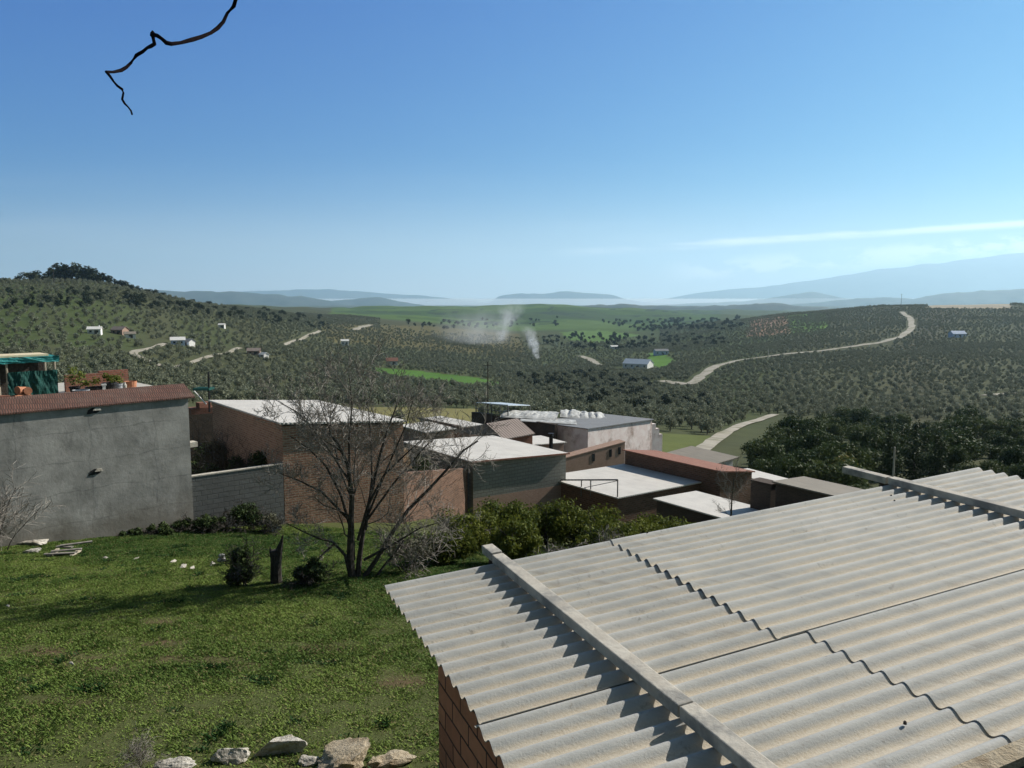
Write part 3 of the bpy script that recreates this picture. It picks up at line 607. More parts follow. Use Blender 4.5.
build('rail', MB().tube([cc[0] - UP * 1.0, cc[1] - UP * 1.0], 0.045, 6).tube([cc[0] - UP * .65, cc[1] - UP * .65], 0.035, 6), M['steel'], can)
def sheeting(label, A, B, Ccorner, lump, seed, peak):
    A, B, Ccorner = map(np.array, (A, B, Ccorner)); nu, nv = 40, 14; uu, vv = np.meshgrid(np.linspace(0, 1, nu), np.linspace(0, 1, nv), indexing='ij')
    P_ = A + uu[..., None] * (B - A) + vv[..., None] * (Ccorner - A)
    h = lump * (0.5 + 1.5 * np.abs(fbm(uu * 8, vv * 3, seed, 5))) * np.sin(np.pi * vv) ** 0.5 + peak * np.abs(np.sin(uu * math.pi * 5 + 5 * fbm(uu * 4, vv * 2, seed + 8, 2))) * np.sin(np.pi * vv) ** 0.6
    e = 0.3 * lump
    T = P_.copy(); T[..., 2] += h; T[..., 1] += e * fbm(uu * 7, vv * 5, seed + 3, 3)
    Bt = T.copy(); Bt[..., 2] -= 0.05
    jj, ii = np.meshgrid(np.arange(nu - 1), np.arange(nv - 1), indexing='ij'); b = (jj * nv + ii).ravel(); f = np.stack([b, b + 1, b + 1 + nv, b + nv], 1); n = nu * nv
    mb = MB(); mb.add(np.concatenate([T.reshape(-1, 3), Bt.reshape(-1, 3)]), [tuple(k) for k in f] + [tuple(k[::-1] + n) for k in f])
    tag(build('plastic_sheeting', mb, M['plastic']), label, 'sheeting')
sheeting('rumpled pale plastic sheeting heaped along the dark brick wall', at(500, 417, 70), at(556, 420, 69.5), at(512, 411, 77), 0.42, 3, 0.05)
sheeting('flat white plastic sheet lying between the heaped sheets and warehouse', at(520, 421, 68.5), at(577, 424.5, 66.8), at(522, 417, 73), 0.16, 5, 0.0)
sheeting('jagged white plastic sheeting beside the grey warehouse roof', at(560, 417, 73), at(607, 421, 72), at(561, 411, 80), 0.36, 9, 0.2)
# big pale roof in the middle, railing, and the dark red wall building
q = MB(); bs3, be3 = at(473, 461, 42), along(at(473, 461, 42), UD, 566, 453); bs3 = bs3 - UP * 2.15; be3 = be3 - UP * 1.95
q.prism([bs3 - UP * 2.4 - VD * .006, be3 - UP * 2.4 - VD * .006, be3 - UP * 2.4 - VD * .002, bs3 - UP * 2.4 - VD * .002], [bs3 - VD * .006, be3 - VD * .006, be3 - VD * .002, bs3 - VD * .002])
build('plinth', q, M['adobe'], block_shed)
big, ab_, bb_, cb_, db_ = shed('flat_roof_shed', 'broad shed with large pale flat roof partly shaded by the brick building', (617.5, 497), 42, (719, 478), (545, 476.5), 3.2, M['brick_low'], M['white_roof'])
rl = thing('railing', 'thin rusty railing along the left edge of the broad pale roof', 'railing', ab_)
ra = ab_ + UP * 0.98; rb = along(ab_, VD, 560, 480) ; rb = rb * 1.0
build('rail', MB().tube([ra, rb], 0.045, 6), M['steel'], rl)
for px in (617.5, 590, 580):
    p = ra + (rb - ra) * ((617.5 - px) / 57.5 * 0.93); build('post', MB().tube([p, p - UP * 0.98], 0.035, 6), M['steel'], rl)
build('brace', MB().tube([ra - UP * 0.05, ra + (rb - ra) * 0.6 - UP * 0.5], 0.02, 5), M['steel'], rl)
redb, a7, b7, c7, d7 = shed('brick_building', 'narrow brick building with long dark side wall and rusty red roof strip', (720.5, 470.5), 45, (752, 471.2), (625, 449.5), 4.5, M['brick_low'], M['red_edge'])
shed('hipped_shed', 'small white walled shed under a grey brown roof beside the track', (712, 463.5), 62, (733, 456.8), (671, 453), 4, M['white'], M['beige_roof'], over=0.35, th=0.12)
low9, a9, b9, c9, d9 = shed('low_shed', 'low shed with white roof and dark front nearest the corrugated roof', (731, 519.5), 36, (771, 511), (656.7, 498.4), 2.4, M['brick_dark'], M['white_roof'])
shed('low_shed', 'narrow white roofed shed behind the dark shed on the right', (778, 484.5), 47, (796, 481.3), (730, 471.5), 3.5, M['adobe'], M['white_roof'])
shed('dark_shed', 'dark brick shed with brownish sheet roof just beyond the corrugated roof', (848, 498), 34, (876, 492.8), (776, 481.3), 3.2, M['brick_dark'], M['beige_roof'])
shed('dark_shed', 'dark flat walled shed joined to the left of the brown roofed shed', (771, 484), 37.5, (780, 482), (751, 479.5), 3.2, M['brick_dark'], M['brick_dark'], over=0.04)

# wall pieces between the sheds
q = MB(); e0 = b1 + VD * 0.4 + UD * 0.02; e1 = at(472, 461, 42) - UD * 0.1 + VD * 0.3
q.prism([np.array([p[0], p[1], -12.2]) for p in (e0, e1, e1 + VD * .25, e0 + VD * .25)], [np.array([p[0], p[1], z]) for p, z in ((e0, -7.68), (e1, -9.36), (e1 + VD * .25, -9.36), (e0 + VD * .25, -7.68))])
tag(build('brick_wall', q, M['brick_low']), 'low reddish brick wall linking the brown brick shed and grey block shed', 'wall')
yl = along(e0, UD, 404, 455) + VD * 0.8
q = MB(); cb_4 = [at(403, 470, yl[1]), at(412, 468, yl[1]), at(407, 448, yl[1] + 0.3), at(402, 447, yl[1] + 0.3)]; q.prism(cb_4, [p + VD * 0.06 for p in cb_4])
tag(build('cream_board', q, M['cream']), 'cream coloured board leaning beside the brown brick shed', 'board')

# ------------------------------------------------------------------ grey rendered house on the left with its tiled terrace
WD = np.array([0.70, 0.714, 0.0]); WN = np.array([-0.714, 0.70, 0.0])        # along the wall, and into the house
q0 = at(188, 398, 27.7 * 1.0); hl = 11.5
L0 = q0 - WD * hl
house = thing('grey_house', 'grey rendered house wall with red tiled parapet and roof terrace', 'house', (q0[0], q0[1], -8.6))
zt = q0[2]
q = MB(); q.prism([np.array([p[0], p[1], -9.0]) for p in (L0, q0, q0 + WN * 7, L0 + WN * 7)], [np.array([p[0], p[1], zt - 0.0]) for p in (L0, q0, q0 + WN * 7, L0 + WN * 7)])
build('wall', q, M['plaster'], house)
te = WN * 0.85 + UP * 0.40
A_, B_ = L0 - WN * 0.10 + UP * 0.004, q0 + WD * 0.22 - WN * 0.10 + UP * 0.004
build('tiled_parapet', MB().prism([A_, B_, B_ + WN * 0.95, A_ + WN * 0.95], [A_ + UP * 0.05, B_ + UP * 0.05, B_ + te + WN * .1 + UP * .05, A_ + te + WN * .1 + UP * .05]), M['coping'], house)
fz = zt + 0.22
build('terrace_floor', MB().box(np.array([L0[0], L0[1], zt + 0.004]) + WN * 0.98, WD * (hl - .02), WN * 6.0, UP * 0.2), M['floor'], house)
p = q0 - UP * 1.85 + WD * 0.0
build('ledge', MB().box(p + WD * 0.002 + WN * 0.1, WD * 0.32, WN * 0.4, UP * 0.18), M['concrete'], house)
for px, rw in ((93, 411), (95, 472)):        # broken holes, their inner shade drawn as black plates, with a pale lump of mortar
    r = ray(px, rw); n_ = WN; k = (n_ @ L0) / (n_ @ r); p = r * k
    prof = [(p + WD * x + UP * y - WN * 0.004) for x, y in ((-.2, -.09), (-.14, .05), (-.02, .11), (.1, .09), (.2, -.02), (.1, -.08))]
    build('dark_hole_plate', MB().prism(prof, [v - WN * 0.012 for v in prof]), M['black'], house)
    prof = [(p + WD * (x + .10) + UP * (y + .05) - WN * 0.018) for x, y in ((-.12, -.03), (-.05, .05), (.1, .05), (.14, -.04))]
    build('mortar_lump', MB().prism(prof, [v - WN * 0.05 for v in prof]), M['stone'], house)
# terrace goods: placed on the floor line behind the parapet
def tfloor(px, back):
    """point on the terrace floor in column px, 'back' metres behind the wall face"""
    o = L0 + WN * back; r = ray(px, 392); t = r[0] / r[1]; k = (t * o[1] - o[0]) / (WD[0] - t * WD[1]); p = o + WD * k; return np.array([p[0], p[1], zt + 0.204])
q = MB(); pa = tfloor(66, 3.2); pb = tfloor(133, 3.2)
q.box(pa, (pb - pa) * 0.55, WN * 0.15, UP * 0.62); q.box(pa + (pb - pa) * 0.551 + WN * 0.4, (pb - pa) * 0.45, WN * 0.15, UP * 0.66); q.box(pa + (pb - pa) * 0.551 + WN * 0.0, (pb - pa) * 0.02, WN * 0.4, UP * 0.64)
tag(build('brick_wall', q, M['brick_red']), 'low red brick parapet behind the potted plants on the terrace', 'wall')
sh = thing('terrace_shelter', 'green net shelter with teal tarp roof on the terrace', 'shelter', tfloor(30, 1.9))
s0, s1 = tfloor(-30, 1.5), tfloor(58.5, 1.5); sl = s1 - s0; sh_h = 1.42
def netting(A, B, z0, z1, amp, seed, th=0.02):
    nu, nv = 60, 12; uu, vv = np.meshgrid(np.linspace(0, 1, nu), np.linspace(0, 1, nv), indexing='ij')
    P_ = A + uu[..., None] * (B - A); P_ = P_ + np.array([0, 0, 1.0]) * (z0 + (z1 - z0) * vv + 0.05 * fbm(uu * 6, vv * 0, seed, 2) * (vv > .9))[..., None] + WN * (amp * fbm(uu * 12 + vv * 3, vv * 3, seed, 3))[..., None]
    n = nu * nv; jj, ii = np.meshgrid(np.arange(nu - 1), np.arange(nv - 1), indexing='ij'); b = (jj * nv + ii).ravel(); f = np.stack([b, b + nv, b + nv + 1, b + 1], 1)
    return MB().add(np.concatenate([P_.reshape(-1, 3), (P_ + WN * th).reshape(-1, 3)]), [tuple(k) for k in f] + [tuple(k[::-1] + n) for k in f])
build('net_curtain', netting(s0 + sl * 0.42, s1, 0.03, 0.98, 0.16, 4), M['green_net'], sh)
build('tarp', netting(s0, s1 + sl * 0.03 - WN * .05, 1.26, 1.46, 0.12, 9), M['teal_tarp'], sh)
build('tarp', MB().box(s0 + UP * 1.40, sl * 1.02, WN * 1.3, UP * 0.05), M['teal_tarp'], sh)
build('roof_board', MB().box(s0 + UP * 1.455 + WN * 0.2, sl * 0.93, WN * 1.1, UP * 0.06), M['cream'], sh)
build('back_screen', MB().box(s0 + WN * 1.28, sl, WN * 0.05, UP * 1.39), M['bark_dark'], sh)
for k in (0.02, 0.42, 0.98):
    for bk in (0.06, 1.2):
        build('post', MB().tube([s0 + sl * k + WN * bk, s0 + sl * k + WN * bk + UP * 1.39], 0.035, 6), M['wood'], sh)
q = MB(); k0 = tfloor(27, 1.2); k1 = tfloor(74, 1.2); q.box(k0, k1 - k0, WN * 0.18, UP * 0.10)
tag(build('timber_beam', q, M['wood']), 'pale timber beam lying in front of the green net shelter', 'beam')

def leaf_cloud(centers, radii, n, size, seed, flat=0.0, jitter=0.35, aspect=0.55):
    """n leaf quads spread through lumps; returns verts, quads and a 0..1 shade per vertex"""
    g = np.random.default_rng(seed); centers = np.asarray(centers, float); radii = np.asarray(radii, float)
    if radii.ndim == 1: radii = np.repeat(radii[:, None], 3, 1)
    wgt = radii.prod(1) ** 0.75; k = g.choice(len(centers), n, p=wgt / wgt.sum())
    d = g.normal(size=(n, 3)); d /= np.linalg.norm(d, axis=1)[:, None]
    rr = g.random(n) ** 0.42 * (1 + jitter * (g.random(n) - 0.5))
    p = centers[k] + d * rr[:, None] * radii[k]
    nrm = d + 0.9 * g.normal(size=(n, 3)); nrm[:, 2] += 0.35; nrm /= np.linalg.norm(nrm, axis=1)[:, None]
    a = np.cross(nrm, g.normal(size=(n, 3))); a /= np.linalg.norm(a, axis=1)[:, None]; b = np.cross(nrm, a)
    s = size * (0.6 + 0.8 * g.random(n))[:, None]; a = a * s; b = b * s * aspect
    v = np.stack([p - a, p + b * 0.9 - a * 0.1, p + a, p - b * 0.9 - a * 0.1], 1)
    sh_ = np.clip(g.random(n) * 0.75 + 0.25 * g.random(len(centers))[k], 0, 1)
    return v.reshape(-1, 3), np.arange(n * 4).reshape(-1, 4), np.repeat(sh_, 4)
def leaf_mesh(name, *args, **kw):
    v, f, s = leaf_cloud(*args, **kw); return mesh_arrays(name, v, f, 4, np.stack([s] * 3, 1))
def lumps(rx, rz, z0, n, lr, seed):
    g = np.random.default_rng(seed); c = []
    for i in range(n):
        d = g.normal(size=3); d /= np.linalg.norm(d); q = g.random() ** 0.5
        c.append([d[0] * rx * q * 0.8, d[1] * rx * q * 0.8, z0 + d[2] * rz * q * 0.8])
    return np.array(c), lr * (0.65 + 0.7 * g.random(n))
def pot(name, label, px, back, kind, s=1.0, plant=None, group=None):
    p = tfloor(px, back); prof = {'pot': [(0.12, 0), (0.17, .26), (0.19, .26), (0.19, .31), (0.15, .31), (0.14, .25)], 'bucket': [(0.15, 0), (0.18, .30), (0.165, .30), (0.14, .22)], 'box': [(0.2, 0), (0.24, .22), (0.22, .22), (0.2, .16)]}[kind[0]]
    o = thing(name, label, 'plant pot', p, group); build('pot', MB().lathe(p, [(r * s, z * s) for r, z in prof]), M[kind[1]], o)
    if plant:
        h, r, mat, n, sd_ = plant; c, rr = lumps(r, h * 0.4, 0.3 * s + h * 0.5, 7, r * 0.5, sd_)
        link('foliage', leaf_mesh('foliage', c, rr, n, 0.06, sd_, aspect=0.4), M[mat], o)
pot('potted_shrub', 'yellow green bushy plant in black pot beside the green net', 75, 2.0, ('pot', 'black'), 1.0, (0.75, 0.36, 'leaf_plant', 260, 1))
pot('planter', 'round grey planter beside the yellow green plant', 81, 1.3, ('box', 'grey_pot'), 1.15)
pot('potted_plant', 'small trailing plant in a grey pot', 86, 1.6, ('box', 'grey_pot'), 0.9, (0.3, 0.2, 'leaf_plant', 90, 2))
pot('planter', 'wide black tub left of the white post on the terrace', 95, 1.6, ('box', 'black'), 1.3, (0.18, 0.28, 'leaf_citrus', 80, 3))
pot('planter', 'black bucket right of the white post on the terrace', 101, 1.5, ('bucket', 'black'), 1.0)
pot('potted_plant', 'dark leafy plant in a large black pot on the terrace', 110, 1.6, ('pot', 'black'), 1.3, (0.4, 0.26, 'leaf_citrus', 150, 4))
pot('potted_plant', 'spreading green plant in grey pot near the terrace edge', 118, 1.9, ('pot', 'grey_pot'), 1.0, (0.4, 0.3, 'leaf_plant', 150, 5))
pot('clay_pot', 'terracotta pot standing near the right end of the terrace', 131, 2.0, ('bucket', 'terracotta'), 1.2)
q = MB(); p = tfloor(104, 1.35); q.cbox(p, .1, .1, .34, .7); q.cbox(p + UP * .341, .16, .16, .05, .7); tag(build('white_post', q, M['white']), 'short white post between two black tubs on the terrace', 'post')
q = MB(); p = tfloor(125, 1.3); q.lathe(p, [(.06, 0), (.07, .3), (.04, .36), (.04, .40)], 10); tag(build('pale_bottle', q, M['floor']), 'pale plastic jug at the terrace edge near the clay pot', 'jug')
g_ = np.random.default_rng(5)
def on_side(label, px, back, r, ang, z=0.0):
    p = tfloor(px, back) + UP * (r + z); ax = np.array([math.cos(ang), math.sin(ang), 0.0]); mb = MB()
    mb.tube([p - ax * r * 1.1, p + ax * r * 1.0, p + ax * r * 1.02, p + ax * r * 1.25], [r * .7, r * .95, r * 1.05, r * 1.05], 12)
    tag(build('clay_pot', mb, M['terracotta'], smooth=False), label, 'plant pot', 'clay pots heaped before the net shelter')
for k, (px, bk, r, z) in enumerate(((14, 1.35, .13, 0), (19, 1.2, .15, 0), (24, 1.3, .14, 0), (29, 1.15, .13, 0), (22, 1.25, .13, .27), (27, 1.25, .12, .25))):
    on_side(['terracotta pot on its side at the left of the heap by the net shelter', 'largest terracotta pot lying low in the heap by the net shelter', 'terracotta pot at the middle bottom of the heap by the net', 'terracotta pot at the right foot of the heap by the beam', 'terracotta pot on the top left of the heap by the net', 'terracotta pot on the top right of the heap by the net'][k], px, bk, r, k * 1.1, z)
q = MB(); p = tfloor(2, 1.2); q.cbox(p, .45, .3, .22, .8); q.cbox(p + UP * .221, .38, .24, .05, .8); tag(build('orange_crate', q, M['red_edge'], bevel=.01), 'orange crate at the left end of the terrace', 'crate')

# low block wall between the house and the brick shed, and what stands in the yard
w1 = a1 - UD * 0.02; w0_ = q0 + WD * 0.01 + WN * 0.05
zt2 = -6.5
q = MB(); q.prism([np.array([p[0], p[1], -9.6]) for p in (w0_, w1, w1 + VD * .2, w0_ + VD * .2)], [np.array([p[0], p[1], zt2]) for p in (w0_, w1, w1 + VD * .2, w0_ + VD * .2)])
bw = thing('block_wall', 'low grey block wall between the grey house and brown brick shed', 'wall', (w0_[0], w0_[1], -9.0)); build('wall', q, M['block_wall'], bw)
q = MB(); q.prism([np.array([p[0], p[1], zt2 + .003]) for p in (w0_ - VD * .02, w1 - VD * .02, w1 + VD * .22, w0_ + VD * .22)], [np.array([p[0], p[1], zt2 + .05]) for p in (w0_ - VD * .02, w1 - VD * .02, w1 + VD * .22, w0_ + VD * .22)]); build('coping', q, M['concrete'], bw)
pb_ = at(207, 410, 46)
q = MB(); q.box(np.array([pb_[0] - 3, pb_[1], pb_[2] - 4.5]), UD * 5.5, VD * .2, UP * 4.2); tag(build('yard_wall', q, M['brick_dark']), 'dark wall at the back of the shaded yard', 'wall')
aw = thing('awning', 'small green awning on slanting poles behind the tiled parapet', 'awning', at(200, 405, 40))
k0, k1 = at(193, 390.5, 40), at(209, 390.5, 40.5)
build('roof', MB().box(k0, k1 - k0, np.array([0.1, 0.5, 0.02]), UP * 0.12), M['green_net'], aw)
build('pole', MB().tube([at(194, 391, 40.02), at(206, 404, 40.6)], 0.04, 6), M['white'], aw); build('pole', MB().tube([at(208.5, 372, 40.6), at(209.5, 412, 40.6)], 0.055, 6), M['black'], aw)
p = at(203, 413, 44); q = MB(); q.cbox(p, 1.5, .8, .35, .6); q.cbox(p + np.array([.1, -.1, .351]), .7, .5, .3, .8); tag(build('brick_stack', q, M['brick_red']), 'small stack of red bricks in the yard beyond the grey house', 'bricks')

# ------------------------------------------------------------------ foreground roof on its brick wall
A0 = np.array([-1.23321, 7.19796, -2.78]); W = np.array([0.917567, 0.394305, 0.0509338]); Pv = np.array([0.394818, -0.918760, 0.0])   # up the slope, and towards the viewer
N = np.cross(Pv, W); N = N / np.linalg.norm(N); N = N if N[2] > 0 else -N
def roofp(w, p, h=0.0): return A0 + W * w + Pv * p + N * h
PITCH = 0.177; AMP = 0.026
garage = thing('corrugated_shed', 'brick shed under corrugated fibre cement sheets in the foreground', 'shed', (A0[0] + 3.5, A0[1] - 0.8, -5.4))
def sheet(w0, w1, p0, p1, lift, shade, tilt=0.0, sag=0.0):
    nw = max(2, int((w1 - w0) / 0.12)); npp = int(round((p1 - p0) / PITCH * 12)) + 1
    ww = np.linspace(w0, w1, nw); pp = np.linspace(p0, p1, npp); G1, G2 = np.meshgrid(ww, pp, indexing='ij')
    ph = np.cos(2 * math.pi * (G2 / PITCH))
    h = AMP * ph + lift + tilt * (w1 - G1) / (w1 - w0) + sag * np.sin(math.pi * (G2 - p0) / (p1 - p0)) * np.clip(1 - (G1 - w0) / 0.5, 0, 1)
    wv = G1 + 0.006 * fbm(G2 * 2.5, G1 * 0 + w0, 3, 2)
    T = A0 + wv[..., None] * W + G2[..., None] * Pv + h[..., None] * N
    valley = 0.5 - 0.5 * np.cos(2 * math.pi * (G2 / PITCH) + math.pi + 0.0)
    v0 = np.clip(1 - (ph * 0.5 + 0.5), 0, 1)
    B = T - N * 0.007; n = nw * npp
    jj, ii = np.meshgrid(np.arange(nw - 1), np.arange(npp - 1), indexing='ij'); b = (jj * npp + ii).ravel(); f = np.stack([b, b + npp, b + npp + 1, b + 1], 1)
    F_ = [tuple(k[::-1]) for k in f] + [tuple(k + n) for k in f]; R_ = [(i, i + 1, n + i + 1, n + i) for i in range(npp - 1)] + [(k + i + 1, k + i, n + k + i, n + k + i + 1) for k in [(nw - 1) * npp] for i in range(npp - 1)]
    R_ += [(i * npp, n + i * npp, n + (i + 1) * npp, (i + 1) * npp) for i in range(nw - 1)] + [((i + 1) * npp - 1, (i + 2) * npp - 1, n + (i + 2) * npp - 1, n + (i + 1) * npp - 1) for i in range(nw - 1)]
    col = np.stack([v0, np.full_like(v0, shade), v0 * 0], -1).reshape(-1, 3)
    R_ = np.array(R_) if False else R_
    mb = MB(); tb = np.concatenate([T.reshape(-1, 3), B.reshape(-1, 3)]); mb.add(tb, F_, np.concatenate([col, col])); mb.add(tb, R_, np.concatenate([col, col]))
    o = build('roof_sheet', mb, M['fibre'], garage); o.data.polygons.foreach_set('use_smooth', np.arange(len(o.data.polygons)) < 2 * len(f)); return o
S1 = 2.575; S2 = 4.33
sheet(0.0, 2.75, -0.045, S1 + 0.06, 0.0, 0.35)
sheet(2.53, 8.45, -0.045, S1 + 0.055, 0.0035, 0.7, 0.004, 0.014)
sheet(-0.03, 2.98, S1 - 0.02, S2, -0.014, 0.5)
sheet(2.77, 8.45, S1 - 0.02, S2, -0.009, 0.6, 0.005)
q = MB(); Wi, Pc = 0.30, 0.72
def gp(w, p, z): k = roofp(w, p); return np.array([k[0], k[1], z])
crn = [(Wi, Pc), (8.3, Pc), (8.3, S2 + 0.25), (Wi, S2 + 0.25)]
q.prism([gp(w, p, -6.3) for w, p in crn], [roofp(w, p, -0.075) for w, p in crn]); build('wall', q, M['brick_near'], garage)
q = MB(); q.box(roofp(-0.1, S2 + 0.004, -0.03), W * 8.6, Pv * 0.12, N * 0.075); build('mortar_edge', q, M['sandstone'], garage)
q = MB(); q.box(roofp(-0.1, S2 + 0.126, -0.03), W * 8.6, Pv * 1.6, N * 0.02); build('lean_to_roof', q, M['black'], garage)
for w_ in (0.25, 2.6, 4.7, 7.9):        # purlins that carry the sheets
    q = MB(); q.box(roofp(w_ + .06, -0.02, -0.14), W * 0.07, Pv * (S2 + .02), N * 0.062); build('purlin', q, M['wood'], garage)
def beam(label, w, p0, p1, wid=0.125, hgt=0.092, dw=0.0, lift=0.0):
    o_ = roofp(w, p0, AMP + 0.002 + lift); mb = MB(); n = 14
    pts = []
    L = p1 - p0; e = Pv * L + W * dw
    mb.box(o_, W * wid, e, N * hgt)
    o = build('concrete_beam', mb, M['concrete'], bevel=0.009, origin=o_); return tag(o, label, 'beam', 'concrete beams weighing down the roof')
beam('short concrete block at the far end of the left roof beam', 1.13, -0.31, -0.035, lift=0.012)
beam('long concrete beam lying across the left part of the corrugated roof', 1.13, -0.02, 3.2, dw=0.01)
beam('concrete beam piece at the bottom edge of the photo on corrugated roof', 1.141, 3.212, 4.75, dw=0.0)
beam('concrete beam sticking out past the far edge of the right roof', 6.72, -0.78, -0.06, lift=0.0)
beam('dark sided concrete beam lying across the right part of the corrugated roof', 6.74, -0.04, 4.6, dw=0.03)
# cement packing under the far ends of the beams, standing on the end of the wall plate
for w_, lab in ((1.15, 'lump of broken brick packed under the left beam end'), (6.75, 'lump of broken brick packed under the right beam end')):
    mb = MB(); mb.cbox(roofp(w_ + .05, -0.085, -0.20), .09, .07, .215, -.4); mb.cbox(roofp(w_ + .03, -0.15, -0.10), .07, .06, .12, -.2)
    build('packing_brick', mb, M['brick_dark'], garage)
for w_, p_ in ((3.0, 0.10), (2.35, 4.05), (6.2, 0.62), (6.35, 0.4)):
    q = MB(); k = roofp(w_, p_ - p_ % PITCH + 0.0, AMP + 0.008); q.lathe(k, [(.011, -.012), (.011, .003), (.006, .004), (.006, .009), (.003, .01)], 8); build('roof_bolt', q, M['bark_dark'], garage)

# ------------------------------------------------------------------ vine tendril hanging close to the lens
vp = [(1000, -420), (960, -240), (925, -110), (885, 0), (875, 35), (838, 75), (815, 125), (785, 158), (745, 187), (690, 210), (640, 225), (575, 243), (520, 250), (490, 243), (465, 220), (440, 203), (414, 196), (418, 225), (424, 250), (405, 262), (382, 272), (358, 293), (320, 315), (290, 357), (265, 382), (235, 400), (190, 410), (150, 409), (168, 430), (190, 462), (212, 488), (240, 508), (247, 528), (240, 565), (255, 590), (275, 610), (290, 630), (296, 650)]
pts = [at(80 + x / 5.689, y / 5.689, 1.35 + 0.10 * math.sin(i * 0.35)) for i, (x, y) in enumerate(vp)]
rad = np.interp(np.arange(len(pts)), [0, 3, 12, 26, 28, len(pts) - 1], [0.0036, 0.0032, 0.0032, 0.0028, 0.0021, 0.0014]) * (1 + 0.15 * np.sin(np.arange(len(pts)) * 2.1))
vine = thing('vine_tendril', 'thin dark bare vine tendril hanging from above against the sky', 'vine', pts[0])
build('stem', MB().tube(pts, rad, 8), M['vine'], vine, smooth=True)
kn = pts[16]; build('bud', MB().lathe(kn - UP * 0.006, [(0.001, 0), (0.0046, 0.004), (0.004, 0.008), (0.001, 0.012)], 8), M['vine'], vine)

# ------------------------------------------------------------------ bare trees
class Bare:
    def __init__(s, seed, rmin=0.0062): s.rmin = rmin; s.g = np.random.default_rng(seed); s.big = MB(); s.fine = MB()
    def limb(s, pts, r0, r1, kids=(), lvl=0):
        pts = np.asarray(pts, float); n = len(pts); rad = np.linspace(r0, r1, n); (s.big if r0 > 0.013 else s.fine).tube(pts, rad, 7 if r0 > 0.04 else (5 if r0 > 0.013 else 3), cap=r0 > 0.02)
    def grow(s, p, d, L, r, lvl, up=0.15, droop=0.0):
        g = s.g; n = 6 if lvl < 3 else 4; pts = [np.array(p, float)]; d = np.array(d, float); d /= np.linalg.norm(d)
        for i in range(n):
            d = d + g.normal(size=3) * (0.17 if lvl < 2 else 0.11) + np.array([0, 0, up - droop * i / n]); d /= np.linalg.norm(d); pts.append(pts[-1] + d * L / n)
        s.limb(pts, r, max(r * 0.45, s.rmin * .65)); s.spawn(pts, L, r, lvl, up, droop)
    def spawn(s, pts, L, r, lvl, up, droop, frm=0.25, num=None):
        g = s.g
        if lvl >= 3: return
        pts = np.asarray(pts); k = num if num else [8, 8, 7][lvl]
        for j in range(k):
            t = frm + (1 - frm) * (j + g.random()) / k; x = t * (len(pts) - 1); i = min(int(x), len(pts) - 2); q = pts[i] + (pts[i + 1] - pts[i]) * (x - i)
            ax = pts[i + 1] - pts[i]; ax /= np.linalg.norm(ax) + 1e-9; o = g.normal(size=3); o -= ax * (o @ ax); o /= np.linalg.norm(o)
            a = R(28 + 38 * g.random()); d = ax * math.cos(a) + o * math.sin(a)
            s.grow(q, d, L * (0.36 + 0.34 * g.random()) * (1 - 0.3 * t), max(r * (0.5 - 0.12 * t), s.rmin), lvl + 1, up, droop)
    def finish(s, root, bark='bark', twig='twig'):
        build('trunk', s.big, M[bark], root)
        if s.fine.n: build('twigs', s.fine, M[twig], root)

YT = 19.6
base = hit(355, 577, 12); YT = base[1]
tree = thing('bare_tree', 'large leafless tree with spreading dark limbs in front of the brown brick shed', 'tree', base)
bt = Bare(3, .0052)
def pl(pix, dep): return [at(px, py, YT + dd) for (px, py), dd in zip(pix, np.linspace(0, dep, len(pix)))]
for pix, dep, r0, r1, nk in (
    ([(353, 582), (350, 556), (351, 525), (352, 497), (348, 465), (338, 443), (328, 433)], -0.5, .125, .035, 8),
    ([(357, 582), (360, 553), (364, 525), (372, 490), (380, 455), (388, 428), (398, 402)], 0.6, .10, .018, 9),
    ([(361, 582), (376, 560), (392, 533), (408, 510), (430, 488), (450, 466), (464, 450), (478, 441)], 0.9, .085, .022, 9),
    ([(351, 580), (345, 555), (333, 542), (318, 538), (302, 531), (286, 523)], -0.8, .06, .013, 7),
    ([(335, 543), (325, 552), (317, 560)], -0.3, .045, .02, 4),
    ([(353, 560), (352, 520), (350, 480), (349, 440), (352, 405), (349, 375)], 0.1, .075, .010, 9),
    ([(351, 530), (341, 495), (326, 466), (308, 448), (290, 436)], -0.9, .055, .012, 8),
    ([(358, 540), (368, 505), (384, 475), (408, 452), (426, 436)], -0.4, .055, .012, 8),
    ([(352, 500), (340, 470), (333, 440), (322, 408), (318, 392)], 0.7, .04, .009, 7),
    ([(366, 530), (372, 478), (371, 440), (368, 405), (372, 383)], 0.4, .04, .008, 7),
    ([(349, 520), (322, 492), (298, 480), (276, 472)], -0.9, .045, .010, 8), ([(352, 485), (324, 442), (297, 412), (274, 399)], 0.3, .045, .009, 9),
    ([(360, 530), (394, 483), (425, 447), (447, 424)], 0.5, .045, .009, 9), ([(366, 520), (390, 462), (406, 425), (414, 396)], -0.4, .04, .008, 9), ([(364, 560), (392, 545), (420, 528), (448, 520)], -0.6, .05, .010, 9),
    ([(372, 583), (384, 566), (396, 552), (404, 540)], 0.3, .05, .02, 5)):
    p_ = pl(pix, dep); r0 *= .78; r1 *= .78; bt.limb(p_, r0, r1); Ln = float(np.linalg.norm(np.diff(p_, axis=0), axis=1).sum()); bt.spawn(p_, Ln * 0.62, max(r1 * 1.3, r0 * 0.42), 0, 0.07, 0.0, 0.25, int(nk * 1.3))
bt.finish(tree)
